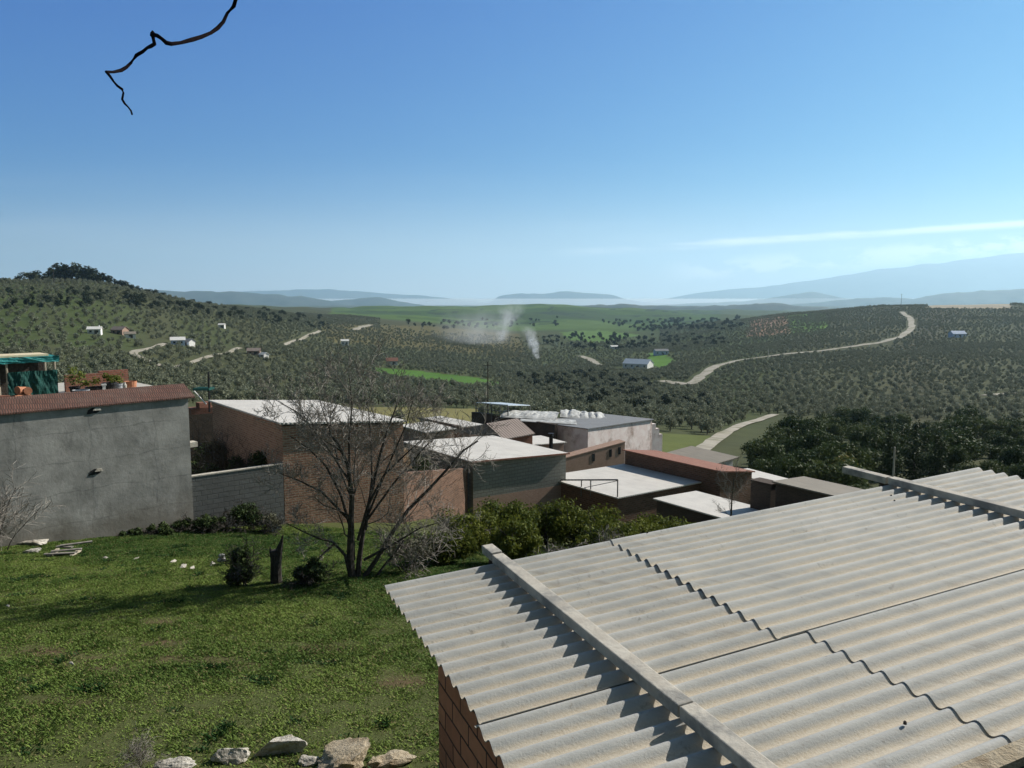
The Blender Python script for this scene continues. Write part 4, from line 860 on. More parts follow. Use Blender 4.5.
# tangled dry scrub right of the tree
def scrub(name, label, cat, base, w, h, n, seed, bark='bark_dark', twig='twig', leaves=0, leafmat='leaf_grey', r=0.014, lsize=0.045, loc=None, up=0.03):
    g = np.random.default_rng(seed); root = thing(name, label, cat, base); b = Bare(seed, min(.0062, r * .6))
    for i in range(n):
        a = g.random() * 6.283; d = np.array([math.cos(a) * w / h, math.sin(a) * w / h, 0.8 + 0.6 * g.random()]) ; o = base + np.array([g.normal() * w * .16, g.normal() * w * .16, -0.05])
        b.grow(o, d, h * (0.6 + 0.5 * g.random()), r * (0.7 + 0.6 * g.random()), 1, up, 0.12)
    build('stems', b.big if b.big.n else b.fine, M[bark], root)
    if b.big.n and b.fine.n: build('twigs', b.fine, M['bark' if name in ('dark_bush', 'brambles', 'yard_bush') else twig], root)
    if leaves:
        c, rr = lumps(w * 0.62, h * 0.42, h * 0.5, 10, min(w, h) * 0.30, seed + 1); link('foliage', leaf_mesh('foliage', c, rr, leaves, lsize, seed), M[leafmat], root)
    return root
scrub('dry_bush', 'tangled grey dry bush beneath the right limb of the bare tree', 'bush', hit(412, 572, 12), 1.0, 1.35, 12, 31, leaves=700)
scrub('dry_bush', 'wispy grey dry bush against the low reddish brick wall', 'bush', hit(447, 556, 12), 0.8, 1.4, 13, 33, leaves=250)
scrub('dry_bush', 'leafless pale twiggy bush at the left edge by the grey house', 'bush', hit(-6, 552, 12), 0.9, 2.3, 16, 35)
scrub('dark_bush', 'dark leafy bush left of the broken stump', 'bush', hit(242, 586, 12), 0.55, 1.15, 10, 36, leaves=3200, leafmat='leaf_dark', lsize=0.05)
scrub('dark_bush', 'low dark bush between the broken stump and the bare tree', 'bush', hit(312, 583, 12), 0.75, 0.6, 10, 37, leaves=2600, leafmat='leaf_dark', lsize=0.045)
scrub('dark_bush', 'dark green bush at the foot of the low grey block wall', 'bush', hit(247, 530, 12), 0.95, 1.1, 10, 38, leaves=2600, leafmat='leaf_dark', lsize=0.055)
scrub('brambles', 'grey brambles trailing along the base of the block wall', 'brambles', hit(212, 532, 12), 1.2, 0.75, 22, 39, leaves=2200, leafmat='leaf_dark')
scrub('brambles', 'low brambles along the right base of the grey house wall', 'brambles', hit(158, 534, 12), 1.5, 0.42, 26, 40, leaves=2200, leafmat='leaf_dark')
scrub('brambles', 'dark low brambles where the grey house wall meets the block wall', 'brambles', hit(186, 531, 12), 0.9, 0.5, 18, 47, leaves=1800, leafmat='leaf_dark')
scrub('brambles', 'short dark brambles under the middle of the grey house wall', 'brambles', hit(128, 535, 12), 0.9, 0.28, 16, 48, leaves=1200, leafmat='leaf_dark')
scrub('brambles', 'pale brambles right of the dark bush at the block wall', 'brambles', hit(274, 532, 12), 0.6, 0.8, 14, 42, leaves=900)
scrub('dry_weeds', 'pale dry weed stalks beside the tan rocks at the bottom', 'weeds', hit(141, 771, 5), 0.12, 0.42, 14, 43, bark='twig', r=0.0028)
b_ = hit(728, 528, 30); b_ = np.array([*at(728, 519, 34.5)[:2], 0]); b_[2] = float(gz(b_[0], b_[1]))
lt = thing('bare_tree', 'small leafless tree in front of the low white roof', 'tree', b_); bt2 = Bare(51)
top = at(734, 478, 34.5); tk_ = [b_, b_ + (top - b_) * .35 + UD * .1, b_ + (top - b_) * .65, top]; bt2.limb(tk_, .07, .02); bt2.spawn(tk_, 2.0, .03, 0, .1, 0, .4, 8); bt2.finish(lt)

# broken stump
sb = hit(277, 583, 12); st = thing('tree_stump', 'dark broken tree stump with a jagged top standing in the meadow', 'stump', sb); mb = MB(); s_ = sb[1]
mb.tube([at(277, 590, s_), at(276, 575, s_), at(276, 560, s_), at(275, 550, s_)], [.15, .135, .125, .11], 9); mb.tube([at(277, 562, s_ - .03), at(279, 550, s_ - .02), at(281, 543, s_), at(283, 535, s_)], [.11, .085, .05, .012], 7); mb.tube([at(273, 560, s_ + .02), at(271, 552, s_), at(270, 547, s_)], [.06, .045, .01], 6)
build('trunk', mb, M['bark_dark'], st)

for px_, rw_, y_, w_, sd_, lm_, lab_ in ((214, 432, 36, 1.3, 141, 'leaf_grey', 'greyish dry bush in the shaded yard beside the red brick side wall'), (205, 458, 31, 1.1, 142, 'leaf_dark', 'dark bush in the shaded yard just beyond the grey house corner'), (232, 440, 33, 1.3, 143, 'leaf_dark', 'dark bush in the deepest corner of the shaded yard'), (256, 452, 31.5, 1.2, 144, 'leaf_dark', 'dark bush behind the right part of the low grey block wall'), (212, 448, 40, 2.2, 145, 'leaf_dark', 'broad dark bush at the back of the shaded yard')):
    yb_ = np.array([*at(px_, rw_, y_)[:2], 0.0]); yb_[2] = float(gz(yb_[0], yb_[1])); scrub('yard_bush', lab_, 'bush', yb_, w_, at(px_, rw_, y_)[2] - yb_[2] + .2, 10, sd_, leaves=4200, leafmat=lm_, lsize=.075)
ga = np.array([*at(428, 452, 41)[:2], 0.0]); ga[2] = float(gz(ga[0], ga[1])); scrub('dark_bush', 'dark leafy bush filling the gap above the low reddish brick wall', 'bush', ga, 2.0, at(428, 450, 41)[2] - ga[2], 12, 146, leaves=4200, leafmat='leaf_dark', lsize=.08)
# ------------------------------------------------------------------ citrus shrubs between the meadow and the sheds
CIT = [(468, 23, 507, .95, 'citrus tree with yellow green top nearest the bare tree', 61), (506, 25, 496, 1.05, 'citrus tree against the left end of the grey block shed', 62), (517, 20.5, 522, .8, 'small dark citrus tree right behind the left beam end', 63), (545, 25.5, 502, 1.0, 'citrus tree against the right end of the grey block shed', 64),
       (581, 25, 499, 1.1, 'tall rounded citrus tree below the thin rusty railing', 65), (603, 22, 520, .85, 'citrus tree with dull top in front of the tall rounded one', 66), (634, 24, 519, .9, 'bright citrus tree left of the yellowest one by the roof edge', 67), (663, 25, 515, .95, 'yellowest citrus tree just above the corrugated roof edge', 68), (688, 26, 523, .7, 'citrus tree at the right end of the row by the dark shed', 69), (446, 21, 528, .7, 'small citrus tree behind the tangled grey bush', 70)]
for px, yc_, rt_, r_, lab, sd_ in CIT:
    bp = np.array([*at(px, 540, yc_)[:2], 0.0]); bp[2] = float(gz(bp[0], bp[1])); h_ = at(px, rt_, yc_)[2] - bp[2]; o = thing('citrus_tree', lab, 'tree', bp, 'citrus trees behind the corrugated roof'); b = Bare(sd_)
    for i in range(4):
        a = sd_ + i * 1.6; b.grow(bp - UP * .05, (math.cos(a) * .45, math.sin(a) * .45, 1), h_ * .8, .045, 1, .05)
    build('trunk', b.big, M['bark'], o)
    c, rr = lumps(r_ * 1.25, h_ * .46, h_ * .50, 26, r_ * .36, sd_); link('crown', leaf_mesh('crown', c, rr, 6500, .055, sd_, aspect=.5), M['leaf_citrus'], o)
scrub('twiggy_shrub', 'grey twiggy shrub before the citrus trees close to the corrugated roof', 'bush', hit(625, 566, 14), 0.9, 0.95, 16, 71, leaves=250)
scrub('twiggy_shrub', 'grey twiggy shrub between the left beam and the citrus trees', 'bush', hit(560, 578, 14), 0.9, 0.85, 16, 72, leaves=250)

# ------------------------------------------------------------------ dark wood of avocado trees on the right, each tree an object
def tree_mesh(name, rx, h, n, leaf, seed, nl=14, trunk=0.16, z0=0.30, tshade=0.25):
    """crown and trunk of a middle-distance tree as one mesh with two materials"""
    c, rr = lumps(rx, h * (1 - z0) * .5, h * (z0 + (1 - z0) * .5), nl, rx * .42, seed); v, f, s = leaf_cloud(c, rr, n, leaf, seed)
    mb = MB(); g = np.random.default_rng(seed); mb.tube([[0, 0, -.4], [g.normal() * .08, g.normal() * .08, h * .22], [g.normal() * .2, g.normal() * .2, h * .6]], [trunk, trunk * .8, trunk * .3], 6, cap=False)
    for i in range(3):
        a = g.random() * 6.28; mb.tube([[0, 0, h * .2], [math.cos(a) * rx * .5, math.sin(a) * rx * .5, h * .55]], [trunk * .55, trunk * .2], 4, cap=False)
    tv = np.concatenate(mb.v); nv = len(v); me = bpy.data.meshes.new(name)
    me.from_pydata(np.concatenate([v, tv]).tolist(), [], [tuple(k) for k in f] + [tuple(i + nv for i in k) for k in mb.f]); me.update()
    me.polygons.foreach_set('material_index', np.r_[np.zeros(len(f)), np.ones(len(mb.f))].astype(np.int32))
    a = me.color_attributes.new('Col', 'FLOAT_COLOR', 'POINT'); c4 = np.ones((nv + len(tv), 4), np.float32); c4[:nv, :3] = s[:, None]; a.data.foreach_set('color', c4.ravel()); return me
def crown_trunk(name, label, cat, loc, crown_me, trunk_me, scale, rot, group):
    o = thing(name, label, cat, loc, group); o.scale = scale; o.rotation_euler = (0, 0, rot)
    for nm, me in (('crown', crown_me), ('trunk', trunk_me)):
        c = bpy.data.objects.new(nm, me); COL.objects.link(c); c.parent = o
    return o
AV = []
for k in range(5):
    c, rr = lumps(2.1, 1.7, 2.5, 15, 0.95, 80 + k); cm = leaf_mesh('crown', c, rr, 3200, .15, 80 + k); cm.materials.append(M['leaf_dark' if k < 3 else 'leaf_mid'])
    mb = MB(); mb.tube([[0, 0, -.5], [.1, 0, 1.0], [0, .1, 2.4]], [.18, .15, .06], 6); mb.tube([[.1, 0, .9], [.9, .3, 2.2]], [.09, .03], 5); mb.tube([[.1, 0, .9], [-.8, -.2, 2.3]], [.09, .03], 5)
    tm = bpy.data.meshes.new('trunk'); tm.from_pydata(np.concatenate(mb.v).tolist(), [], mb.f); tm.materials.append(M['bark_dark']); AV.append((cm, tm))
g = np.random.default_rng(17); placed = []
poly = [(762, 440), (782, 426), (815, 417), (860, 412), (900, 418), (950, 422), (1000, 424), (1070, 420), (1110, 470), (1080, 520), (860, 520), (790, 500), (748, 470)]
for tryi in range(9000):
    px, py = 740 + g.random() * 380, 412 + g.random() * 105
    if not inpoly(np.array(px), np.array(py + 0.0), poly): continue
    p = hit(px, py + 12, 48)
    if p[1] > 175 or p[1] < 50: continue
    if p[1] < 72 and 862 < scr(*p)[0] < 965: continue
    if any((p[0] - q[0]) ** 2 + (p[1] - q[1]) ** 2 < 3.4 ** 2 for q in placed) or on_road(p[0], p[1], 3.5): continue
    placed.append(p)
    if len(placed) >= 170: break
for p in placed:
    k = int(g.integers(5)); s_ = 0.52 + 0.66 * g.random() ** 1.6
    crown_trunk('avocado_tree', 'dark green bushy tree in the dense wood beyond the corrugated roof', 'tree', p, *AV[k], (s_, s_, s_ * (.85 + .35 * g.random())), g.random() * 6.28, 'dark trees of the wood on the right')
yb = np.array([*at(843, 475, 58)[:2], 0]); yb[2] = float(gz(yb[0], yb[1])); hy = at(843, 448, 58)[2] - yb[2]
c, rr = lumps(1.15, hy * .3, hy * .62, 10, .6, 91); o = thing('small_tree', 'yellowish green small tree left of the right concrete beam end', 'tree', yb)
link('crown', leaf_mesh('crown', c, rr, 900, .11, 91), M['leaf_yellow'], o); build('trunk', MB().tube([yb - UP * .2, yb + UP * hy * .6], [.08, .03], 6), M['bark'], o)
for px, rt, wd, lab in ((889, 426, 1.0, 'dark cypress left of the other two, beside the grey pole'), (914, 420, 1.15, 'tallest dark cypress, middle one of the three'), (937, 428, 1.05, 'dark cypress right of the other two')):
    y = 62.0; b = np.array([*at(px, 470, y)[:2], 0]); b[2] = float(gz(b[0], b[1])); h_ = at(px, rt, y)[2] - b[2]; o = thing('cypress', lab, 'tree', b, 'cypresses before the dark wood')
    zc = np.linspace(.06, .97, 16); c = np.stack([0.1 * np.sin(zc * 20), 0.1 * np.cos(zc * 17), zc * h_], 1); rr = wd * (np.sin(np.clip(zc * 1.05, 0, 1) ** .7 * math.pi) * .75 + .15); rad3 = np.stack([rr, rr, np.full(16, h_ * .055)], 1)
    link('crown', leaf_mesh('crown', c, rad3, 1500, .13, 95 + int(px)), M['leaf_cypress'], o); build('trunk', MB().tube([b - UP * .3, b + UP * h_ * .5], [.16, .06], 6), M['bark'], o)
b = np.array([*at(893, 480, 57)[:2], 0]); b[2] = float(gz(b[0], b[1])); tpz = at(892, 447, 57)
tag(build('utility_pole', MB().tube([b - UP * .3, np.array([b[0], b[1], tpz[2]])], [.08, .06], 8), M['concrete'], origin=b), 'pale grey pole standing before the dark cypresses', 'pole')
def pole(label, px, py, h, r, mat='bark_dark', ymin=60, arm=False):
    p = hit(px, py, ymin); mb = MB().tube([p - UP * .5, p + UP * h], [r, r * .7], 6)
    if arm: mb.cbox(p + UP * (h - .6), 1.8 * r / .14, .12 * r / .14, .12 * r / .14, .3)
    tag(build('utility_pole', mb, M[mat], origin=p), label, 'pole')
pole('tall thin pole behind the canopy with the pale blue roof', 488, 421, 9.5, .11, 'bark', 80, True)
pole('pale thin pole beside the winding dirt track', 768, 358, 6.5, .35, 'concrete', 200)
pole('dark pole on the skyline left of the winding track', 901, 306, 20, .3, ymin=600, arm=True)
pole('dark pole on the skyline near the pale plateau', 937, 305, 14, .3, ymin=600, arm=True)
pole('thin mast on the left hill beside the crest trees', 54, 283, 14, .28, ymin=300)

# ------------------------------------------------------------------ far houses on the slopes
def house_(name, label, px, py, w, dp, hw, hr, rot, wall, roof, ymin=120, chimney=False, nwin=2, cat='house'):
    w *= .78; dp *= .78; hw *= .85; p = hit(px, py, ymin); o = thing(name, label, cat, p); ca_, sa_ = math.cos(rot), math.sin(rot)
    def T(x, y, z): return p + np.array([x * ca_ - y * sa_, x * sa_ + y * ca_, z])
    mb = MB(); cs = [(-w / 2, -dp / 2), (w / 2, -dp / 2), (w / 2, dp / 2), (-w / 2, dp / 2)]
    mb.prism([T(x, y, -2.5) for x, y in cs], [T(x, y, hw) for x, y in cs])
    for sx in (-1, 1): mb.add([T(sx * w / 2, -dp / 2, hw), T(sx * w / 2, dp / 2, hw), T(sx * w / 2, 0, hw + hr)], [(0, 1, 2)])
    build('wall', mb, wall, o); e = .35; mb = MB()
    for sy in (-1, 1):
        q_ = [T(-w / 2 - e, sy * (dp / 2 + e), hw - e * hr / dp * 2 + .04), T(w / 2 + e, sy * (dp / 2 + e), hw - e * hr / dp * 2 + .04), T(w / 2 + e, 0, hw + hr + .04), T(-w / 2 - e, 0, hw + hr + .04)]
        mb.prism(q_, [k + UP * .18 for k in q_])
    r_ = build('roof', mb, roof, o)
    if chimney: build('chimney', MB().box(T(w * .25, .2, hw + hr * .5), T(.6, 0, 0) - T(0, 0, 0), T(0, .6, 0) - T(0, 0, 0), UP * (hr * .5 + .8)), wall, r_)
    for k in range(nwin):
        x = (k + .5) / nwin * w - w / 2 - .5; build('window', MB().box(T(x, -dp / 2 - .03, hw * .35), T(1, 0, 0) - T(0, 0, 0), T(0, .028, 0) - T(0, 0, 0), UP * hw * .4), M['window'], o)
    x = w * .04; build('door', MB().box(T(x, -dp / 2 - .035, 0), T(.95, 0, 0) - T(0, 0, 0), T(0, .03, 0) - T(0, 0, 0), UP * min(2.1, hw * .8)), M['bark'], o)
    return o
house_('farmhouse', 'small bright white cottage on the green left hillside', 95, 334, 7, 5, 2.6, 1.0, .3, M['white'], M['white'], chimney=True)
house_('farmhouse', 'reddish roofed farmhouse just right of the small white cottage', 120, 334, 8, 6, 2.4, 1.4, -.2, M['adobe'], M['tile_roof'])
house_('farmhouse', 'low outbuilding below the reddish roofed farmhouse', 130, 338, 6, 4, 2.2, .9, .5, M['white'], M['beige_roof'], nwin=1)
house_('farmhouse', 'pale bluish farmhouse above the bend of the left track', 178, 345, 8, 6, 2.8, 1.3, .4, M['blue_house'], M['white'])
house_('farmhouse', 'grey roofed barn right of the pale bluish farmhouse', 188, 345.5, 7, 5, 2.4, 1.1, -.4, M['white'], M['grey_roof'], nwin=1)
house_('farmhouse', 'brown roofed farmhouse at the end of the lower left track', 254, 355, 8, 5, 2.5, 1.2, .2, M['adobe'], M['tile_roof'])
house_('farmhouse', 'white outbuilding beside the brown roofed farmhouse', 264, 358, 5, 4, 2.2, .9, -.6, M['white'], M['white'], nwin=1)
house_('farmhouse', 'pair of white walls high above the brown roofed farmhouse', 222, 328, 5, 4, 2.5, .8, .1, M['white'], M['white'], nwin=1)
house_('farmhouse', 'tiny white hut alone on the central slope', 345, 346, 8, 6, 5, 1.2, .2, M['white'], M['white'], ymin=250)
house_('farmhouse', 'tiny red roofed house in the central olive groves', 392, 365, 9, 6, 3.2, 1.8, .2, M['white'], M['red_edge'], ymin=250)
house_('barn', 'long pale roofed barn beside the bright green plot', 638, 368, 24, 15, 4.0, 3.0, -.55, M['white'], M['polycarb'], ymin=250, nwin=4, cat='barn')
house_('farmhouse', 'bluish house behind the bright green plot', 661, 355, 16, 9, 4.5, 1.6, .1, M['blue_house'], M['grey_roof'], ymin=250, nwin=3)
house_('farmhouse', 'pale blue house alone on the right hillside', 957, 337.5, 16, 9, 4.0, 2.4, .1, M['blue_house'], M['blue_house'], ymin=250, nwin=3)
house_('farmhouse', 'low white shed at the top edge of the barn yard', 614, 349, 10, 6, 3, 1.2, .2, M['white'], M['white'], ymin=250)

# ------------------------------------------------------------------ olive groves: the 300 nearest as objects, the far ones as one mass
OL = []
for k in range(4):
    me = tree_mesh('olive_tree', 1.55, 2.9, 420, .21, 200 + k, 9, .12, .2); me.materials.append(M['leaf_olive']); me.materials.append(M['bark']); OL.append(me)
g = np.random.default_rng(23); pts_ = []
def plant(y0, y1, step, tmax, ang, jit):
    n = int(2 * (tmax + .1) * y1 / step) + 2; a, b = np.meshgrid(np.arange(-n, n) * step, np.arange(-n, n) * step); a = a.ravel() + g.normal(size=a.size) * jit; b = b.ravel() + g.normal(size=b.size) * jit
    w = 0.22 * fbm(a / 160, b / 160, 61, 2); x = a * np.cos(ang + w) - b * np.sin(ang + w); y = a * np.sin(ang + w) + b * np.cos(ang + w)
    k = (y > y0) & (y < y1) & (np.abs(x) < tmax * y); return np.stack([x[k], y[k]], 1)
near_p = plant(88, 620, 4.8, .80, .35, .75); far_p = plant(620, 1420, 5.6, .78, .55, .75)
allp = np.concatenate([near_p, far_p]); x, y = allp.T; z = gz(x, y); px, py = scr(x, y, z)
keep = np.ones(len(x), bool)
for poly, colr, y0, y1 in FIELDS[:4] + FIELDS[-2:]: keep &= ~(inpoly(px, py, poly) & (y > y0) & (y < y1))
keep &= ~(inpoly(px, py, [(740, 430), (775, 418), (815, 411), (900, 411), (1000, 416), (1100, 412), (1200, 520), (740, 520)]) & (y < 190))
keep &= ~((px > 420) & (px < 700) & (y < 128)) & ~((px < 200) & (y < 95)) & ~((px > 690) & (y < 125) & (px < 760))
dens = fbm(x / 90, y / 90, 33, 3)
hill = inpoly(px, py, [(-200, 285), (60, 285), (200, 315), (270, 345), (160, 352), (0, 352), (-200, 352)])
keep &= (g.random(len(x)) < np.clip(0.97 + dens * .7, .4, 1)) & ~(hill & (g.random(len(x)) < .45))
centre = (px > 380) & (px < 660) & (y > 700); keep &= ~(centre & (g.random(len(x)) < np.clip((y - 700) / 450, 0, 1)))
keep &= ~on_road(x, y, 2.2)
for q in ROADS[0][0]:                       # the verge below the winding track is kept clear of trees
    ry = math.hypot(*q); along_ = (x * q[0] + y * q[1]) / ry; keep &= ~((along_ < ry) & (along_ > ry - 26) & (np.abs(x * q[1] - y * q[0]) / ry < 4))
for o in [k for k in COL.objects if k.parent is None and k.get('category') in ('house', 'barn') and k.location.y > 100]: keep &= (x - o.location.x) ** 2 + (y - o.location.y) ** 2 > (11 ** 2 if o['category'] == 'house' else 21 ** 2)
x, y, z, px, py = x[keep], y[keep], z[keep], px[keep], py[keep]
# which trees show largest: nearest ones inside the frame and not behind the sheds
show = (px > -5) & (px < 1029) & (py < np.where(px < 200, 385, np.where(px < 480, 405, 425)) + 3); order = np.argsort(np.where(show, y, 1e9))
solo = order[:290]; rest = order[290:]
first = []
for n_, i in enumerate(solo):
    me = OL[n_ % 4]; o = bpy.data.objects.new('olive_tree', me); COL.objects.link(o); s_ = .60 + .55 * g.random(); o.location = (x[i], y[i], z[i] - .1); o.rotation_euler = (0, 0, g.random() * 6.28); o.scale = (s_, s_, s_ * (.85 + .3 * g.random()))
    tag(o, 'grey green olive tree of the nearer planted groves beyond the sheds', 'tree', 'olive trees of the nearer groves')
    if n_ < 4: first.append(o)
def scatter(name, xyz, scl, sources, seed):
    me = bpy.data.meshes.new(name); me.vertices.add(len(xyz)); me.vertices.foreach_set('co', np.asarray(xyz, np.float32).ravel())
    a = me.attributes.new('siz', 'FLOAT', 'POINT'); a.data.foreach_set('value', np.asarray(scl, np.float32))
    o = bpy.data.objects.new(name, me); COL.objects.link(o); ng = bpy.data.node_groups.new(name, 'GeometryNodeTree')
    ng.interface.new_socket('Geometry', in_out='INPUT', socket_type='NodeSocketGeometry'); ng.interface.new_socket('Geometry', in_out='OUTPUT', socket_type='NodeSocketGeometry')
    gi = ng.nodes.new('NodeGroupInput'); go = ng.nodes.new('NodeGroupOutput'); ip = ng.nodes.new('GeometryNodeInstanceOnPoints'); jn = ng.nodes.new('GeometryNodeJoinGeometry')
    for s_ in sources:
        oi = ng.nodes.new('GeometryNodeObjectInfo'); oi.transform_space = 'ORIGINAL'; oi.inputs['Object'].default_value = s_; oi.inputs['As Instance'].default_value = True; ng.links.new(oi.outputs['Geometry'], jn.inputs[0])
    ng.links.new(gi.outputs[0], ip.inputs['Points']); ng.links.new(jn.outputs[0], ip.inputs['Instance']); ip.inputs['Pick Instance'].default_value = True
    ri = ng.nodes.new('FunctionNodeRandomValue'); ri.data_type = 'INT'; ri.inputs[4].default_value = 0; ri.inputs[5].default_value = len(sources) - 1; ng.links.new(ri.outputs[2], ip.inputs['Instance Index'])
    rr_ = ng.nodes.new('FunctionNodeRandomValue'); rr_.data_type = 'FLOAT_VECTOR'; rr_.inputs[0].default_value = (0, 0, 0); rr_.inputs[1].default_value = (0, 0, 6.28); ng.links.new(rr_.outputs[0], ip.inputs['Rotation'])
    na = ng.nodes.new('GeometryNodeInputNamedAttribute'); na.data_type = 'FLOAT'; na.inputs[0].default_value = 'siz'; ng.links.new(na.outputs[0], ip.inputs['Scale']); ng.links.new(ip.outputs[0], go.inputs[0])
    md = o.modifiers.new('scatter', 'NODES'); md.node_group = ng; return tag(o, kind='stuff')
sz = (.50 + .62 * g.random(len(rest))) * np.interp(y[rest], [600, 1400], [1, 1.0])
print('olives far', len(rest))
olive_far = scatter('olive_groves', np.stack([x[rest], y[rest], z[rest] - .1], 1), sz, first, 1)
# dark scrub and hedges in the valley bottom and along the far green fields
sx, sy = [], []
def strip(poly, n, y0, y1):
    c = 0
    while c < n:
        a = min(p[0] for p in poly) + g.random(400) * (max(p[0] for p in poly) - min(p[0] for p in poly)); b = min(p[1] for p in poly) + g.random(400) * (max(p[1] for p in poly) - min(p[1] for p in poly))
        for u, w in zip(a, b):
            if inpoly(np.array(u), np.array(w), poly) and c < n:
                p = hit(u, w, y0); c += 1
                if p[1] < y1: sx.append(p[0]); sy.append(p[1])
strip([(520, 378), (600, 372), (660, 386), (650, 398), (560, 400), (515, 392)], 130, 150, 900)
strip([(550, 398), (720, 400), (716, 412), (560, 412)], 70, 90, 600)
strip([(540, 336), (720, 334), (730, 346), (600, 352), (545, 345)], 150, 600, 2400)
strip([(600, 322), (740, 318), (745, 330), (640, 332)], 160, 900, 3000)
strip([(400, 322), (560, 318), (560, 326), (420, 330)], 50, 900, 3000)
strip([(120, 296), (250, 308), (330, 318), (330, 330), (240, 322), (130, 306)], 130, 300, 1200)
strip([(0, 290), (120, 290), (150, 305), (0, 310)], 60, 300, 900)
sx, sy = np.array(sx), np.array(sy); szz = gz(sx, sy)
DK = []
for k in range(2):
    me = tree_mesh('holm_oak', 2.6, 4.6, 420, .42, 300 + k, 10, .2, .12); me.materials.append(M['leaf_pine']); me.materials.append(M['bark_dark']); DK.append(me)
# crest trees of the left hill, each one an object
crest = [(6, 8), (14, 7), (26, 8), (38, 15), (47, 13), (52, 9), (58, 13), (63, 17), (68, 22), (74, 23), (80, 22), (86, 20), (92, 19), (98, 17), (104, 18), (110, 15), (117, 12), (124, 12), (130, 10), (137, 10), (145, 8), (153, 8), (160, 7), (168, 7)]
hol = []
for n_, (cx, hp) in enumerate(crest):
    # stand the tree on the crest line of the hill in that column
    ys = np.linspace(300, 1100, 400); t = (cx - 512) / F; zz_ = gz(t * ys, ys); k = int(np.argmax(zz_ / ys)); p = np.array([t * ys[k], ys[k] - 6, 0]); p[2] = float(gz(p[0], p[1]))
    o = bpy.data.objects.new('holm_oak', DK[n_ % 2]); COL.objects.link(o); s_ = (hp * .75 / F * ys[k]) / 4.6; o.location = p - UP * .4; o.scale = (s_ * (1.1 + .3 * g.random()), s_ * 1.2, s_); o.rotation_euler = (0, 0, g.random() * 6)
    tag(o, 'dark rounded tree on the crest of the left hill', 'tree', 'dark trees on the left hill crest'); hol.append(o)
scatter('dark_scrub', np.stack([sx, sy, szz - .4], 1), np.interp(sy, [100, 300, 900, 2500], [.6, .7, 1.1, 2.0]) * (.6 + .7 * g.random(len(sx))), hol[:2], 2)

# ------------------------------------------------------------------ smoke from two field fires
def smoke(label, px, py, rw_top, wpx, lean, dens, ymin, w0=.3, w1=1.0):
    p = hit(px, py, ymin); k = p[1] / F; h = (py - rw_top) * k; n = 12; mb = MB(); q_ = np.linspace(0, 1, n); W_ = wpx * k
    mb.tube([p + np.array([lean * k * a ** 1.3, 0, h * a]) for a in q_], [W_ * (w0 + (w1 - w0) * a) * 1.02 for a in q_], 20); m, nt, bs = new_mat('smoke'); nt.nodes.remove(bs); tcn = node(nt, 'ShaderNodeTexCoord')
    ob = tcn.outputs['Object']; xyz = node(nt, 'ShaderNodeSeparateXYZ'); nt.links.new(ob, xyz.inputs[0])
    sv = math_(nt, 'MAXIMUM', math_(nt, 'DIVIDE', xyz.outputs[2], h), 0.001)
    wob = math_(nt, 'MULTIPLY', math_(nt, 'SUBTRACT', noise(nt, ob, 1.1 / W_, 3, .5), 0.5), W_ * .9)
    dx = math_(nt, 'ADD', math_(nt, 'SUBTRACT', xyz.outputs[0], math_(nt, 'MULTIPLY', math_(nt, 'POWER', sv, 1.3), lean * k)), wob)
    r2 = math_(nt, 'ADD', math_(nt, 'MULTIPLY', dx, dx), math_(nt, 'MULTIPLY', xyz.outputs[1], xyz.outputs[1]))
    wd_ = math_(nt, 'MULTIPLY', math_(nt, 'ADD', math_(nt, 'MULTIPLY', sv, w1 - w0), w0), W_)
    core = math_(nt, 'SUBTRACT', 1.0, math_(nt, 'DIVIDE', r2, math_(nt, 'MULTIPLY', wd_, wd_)), True)
    f_ = math_(nt, 'MULTIPLY', math_(nt, 'POWER', core, 1.6), math_(nt, 'MULTIPLY', ramp_(nt, noise(nt, ob, 2.3 / W_, 6, .65), .30, .72), math_(nt, 'MULTIPLY', math_(nt, 'SUBTRACT', 1.0, ramp_(nt, sv, .25, .99)), ramp_(nt, sv, 0.0, .06))))
    v = node(nt, 'ShaderNodeVolumePrincipled', inp={'Color': (.86, .9, .95, 1), 'Anisotropy': .2}); v.inputs['Density Attribute'].default_value = ''; nt.links.new(math_(nt, 'MULTIPLY', f_, dens / W_), v.inputs['Density']); nt.links.new(v.outputs[0], nt.nodes['Material Output'].inputs['Volume'])
    tag(build('smoke', mb, m, origin=p), label, 'smoke', kind='stuff')
smoke('pale smoke plume rising from the nearer fire in the valley', 537, 360, 322, 11, -12, 3.2, 500)
smoke('wider drifting smoke plume left of the nearer fire', 500, 342, 296, 20, 16, 2.6, 700)
smoke('thin drifting smoke spread low over the green fields', 470, 345, 300, 60, 20, .8, 700, .8, 1.0)

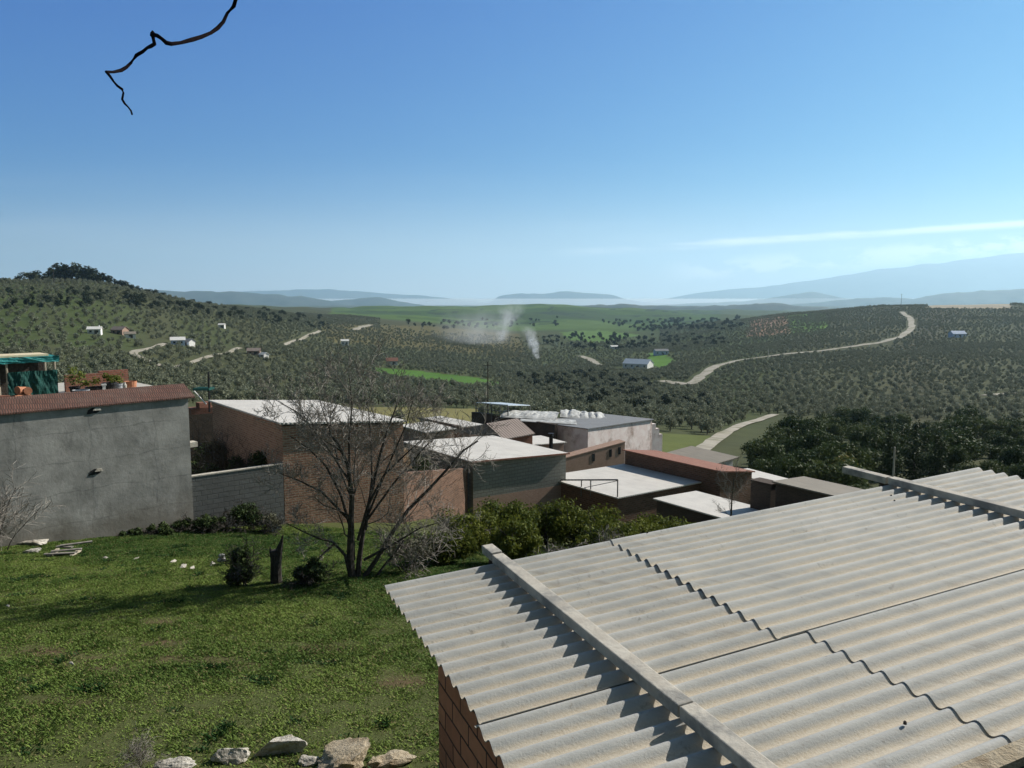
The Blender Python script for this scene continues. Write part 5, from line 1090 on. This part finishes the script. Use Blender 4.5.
# ------------------------------------------------------------------ rocks and rubble in the meadow
def rock(name, label, px, py, sx_, sy_, sz_, seed, mat, rz=0.0, ymin=4, sink=.25):
    p = hit(px, py, ymin); bm = bmesh.new(); bmesh.ops.create_icosphere(bm, subdivisions=4, radius=1); g = np.random.default_rng(seed); ax = g.normal(size=(14, 3)); ax /= np.linalg.norm(ax, axis=1)[:, None]; cut = .42 + .45 * g.random(14)
    co = np.array([v.co for v in bm.verts])
    for a_, c_ in zip(ax, cut):
        d = co @ a_; co = co - np.clip(d - c_, 0, None)[:, None] * a_
    nz_ = fbm(co[:, 0] * 2.2 + seed, co[:, 1] * 2.2 + co[:, 2] * 1.7, seed, 5) * .55 + fbm(co[:, 0] * 7, co[:, 1] * 7 + co[:, 2] * 6, seed + 50, 3) * .25; co = co * (1 + nz_[:, None])
    for v, c_ in zip(bm.verts, co): v.co = (c_[0] * sx_, c_[1] * sy_, c_[2] * sz_)
    me = bpy.data.meshes.new(name); bm.to_mesh(me); bm.free(); o = link(name, me, M[mat], smooth=False); o.location = p + UP * sz_ * .35; o.rotation_euler = (0.1, -.12, rz); return tag(o, label, 'rock')
rock('rock', 'long pale limestone boulder with dark crevice at the bottom of the meadow', 282, 752, .44, .19, .17, 1, 'stone', .3)
rock('rock', 'grey lump of stone left of the long pale boulder', 229, 760, .24, .18, .16, 2, 'stone', .2)
rock('rock', 'rounded tan boulder right of the long pale boulder', 342, 766, .46, .34, .20, 3, 'sandstone', -.1)
rock('rock', 'low tan rock at the right end of the rocks beside the shed', 390, 765, .30, .2, .11, 4, 'sandstone', .1)
rock('rock', 'pale flat stone at the left end of the bottom rocks', 172, 770, .30, .16, .08, 5, 'stone', .1)
rock('rock', 'small pale stone in front of the rounded tan boulder', 308, 763, .14, .1, .09, 6, 'stone', .1)
rock('rock', 'small brownish stone between the boulder and the low tan rock', 372, 768, .14, .1, .08, 7, 'sandstone', .4)
for k, (a, b, s_, lab) in enumerate(((36, 545, .50, 'long pale slab of rubble at the left foot of the grey house'), (30, 553, .28, 'pale rubble stone below the long slab on the left'), (105, 559, .14, 'lone small pale stone in the upper meadow'), (136, 560, .13, 'pale stone between the pallet and the rubble heap'), (172, 563, .17, 'grey stone at the left end of the rubble heap'), (183, 568, .22, 'largest grey stone of the rubble heap'), (192, 570, .15, 'grey stone at the right end of the rubble heap'), (213, 566, .20, 'white stone beside the dark leafy bush'), (8, 607, .10, 'white stone at the far left of the meadow'), (72, 664, .07, 'small white stone in the left part of the meadow'))):
    rock('stone', lab, a, b, s_, s_ * .5, s_ * .35, 30 + k, 'stone', .3 * k, 8)
p = hit(64, 555, 12); pal = thing('pallet', 'broken grey wooden pallet lying in the upper meadow', 'pallet', p)
for k in range(4): build('plank', MB().cbox(p + np.array([(0, .1, -.05, .2)[k], .17 * k - .2, .10 + .045 * k]), (.85, .8, .5, .85)[k], .12, .03, (.15, .3, -.1, .5)[k]), M['old_wood'], pal)
for k in (-1, 1): build('bearer', MB().cbox(p + np.array([k * .33, .03, 0.0]), .08, .66, .09, .15), M['wood'], pal)
p = hit(222, 566, 12); mb = MB(); mb.cbox(p + UP * .22, .16, .1, .12, .4); mb.cbox(p + UP * .12, .22, .14, .1, .2); tag(build('white_bag', mb, M['plastic'], bevel=.04), 'crumpled white plastic bag caught in the dark bush', 'bag')

# ------------------------------------------------------------------ meadow grass: blades and broad leaves
g = np.random.default_rng(77); NG = 620000
t = -1.08 + g.random(NG) * 1.24; yv = 8.2 + (g.random(NG) ** .62) * 21.5; x = t * yv; z = gz(x, yv)
px, py = scr(x, yv, z); wall_d = (np.stack([x, yv], 1) - L0[:2]) @ WN[:2]
dirt = dirtmask(x, yv); patch = fbm(x / 1.3, yv / 1.3, 55, 4); big = fbm(x / 5, yv / 5, 58, 3); clump = fbm(x / .32, yv / .32, 59, 2)
k = (g.random(NG) < np.clip(1.0 - np.clip(dirt * 1.2, 0, .75) - .3 * np.clip(-clump * 3, 0, 1), .2, 1)) & (px > -300) & (px < 640) & (py < 790) & ~((x > q0[0] - 12) & (x < a1[0] + .5) & (wall_d > -.05) & (yv > 15))
x, yv, z, patch, big, clump = x[k], yv[k], z[k], patch[k], big[k], clump[k]; n = len(x); print('grass tufts', n)
nb = 3; ang = g.random((n, nb)) * 6.28; lean = .25 + .9 * g.random((n, nb)); ht = (.016 + .034 * g.random((n, nb))) * np.clip(1 + .9 * patch + 1.8 * clump, .45, 1.8)[:, None]
wd = .0045 + .006 * g.random((n, nb)); dx, dy = np.cos(ang), np.sin(ang)
ht = ht * np.where(vnoise(x / .42, yv / .42, 71) > .86, 1.5, 1.0)[:, None]; wd = wd * np.where(vnoise(x / .42, yv / .42, 71) > .86, 1.4, 1.0)[:, None]
c0 = np.stack([x[:, None] + g.normal(size=(n, nb)) * .03, yv[:, None] + g.normal(size=(n, nb)) * .03, np.repeat(z[:, None], nb, 1) - .01], -1)
out = np.stack([dx * lean, dy * lean, np.ones_like(dx)], -1) * ht[..., None]; sd_ = np.stack([-dy, dx, np.zeros_like(dx)], -1) * wd[..., None]
v = np.stack([c0 - sd_ * .4, c0 + sd_ * .4, c0 + out * .6 + sd_, c0 + out + np.stack([dx, dy, -dx * 0 - .2], -1) * ht[..., None] * .35, c0 + out * .6 - sd_], 2).reshape(-1, 3)
hue = np.clip(.50 + 2.6 * big - 1.2 * patch - .9 * clump, 0, 1)[:, None] * np.ones((1, nb)) + .13 * g.normal(size=(n, nb)); hue = np.clip(hue, 0, 1)
cA, cB, cC = np.array((.055, .118, .022)), np.array((.190, .262, .056)), np.array((.24, .21, .09)); colg = cA + (cB - cA) * hue[..., None]; dry = g.random((n, nb)) < .09; weed = (vnoise(x / .42, yv / .42, 71) > .86)[:, None]; colg = np.where(weed[..., None] & (g.random((n, nb)) < .8)[..., None], np.array((.030, .078, .018)), colg); colg = np.where(dry[..., None], cC, colg)
grass = link('meadow_grass', mesh_arrays('meadow_grass', v, np.arange(len(v)).reshape(-1, 5), 5, np.repeat(colg.reshape(-1, 3), 5, 0)), M['grass']); tag(grass, kind='stuff')
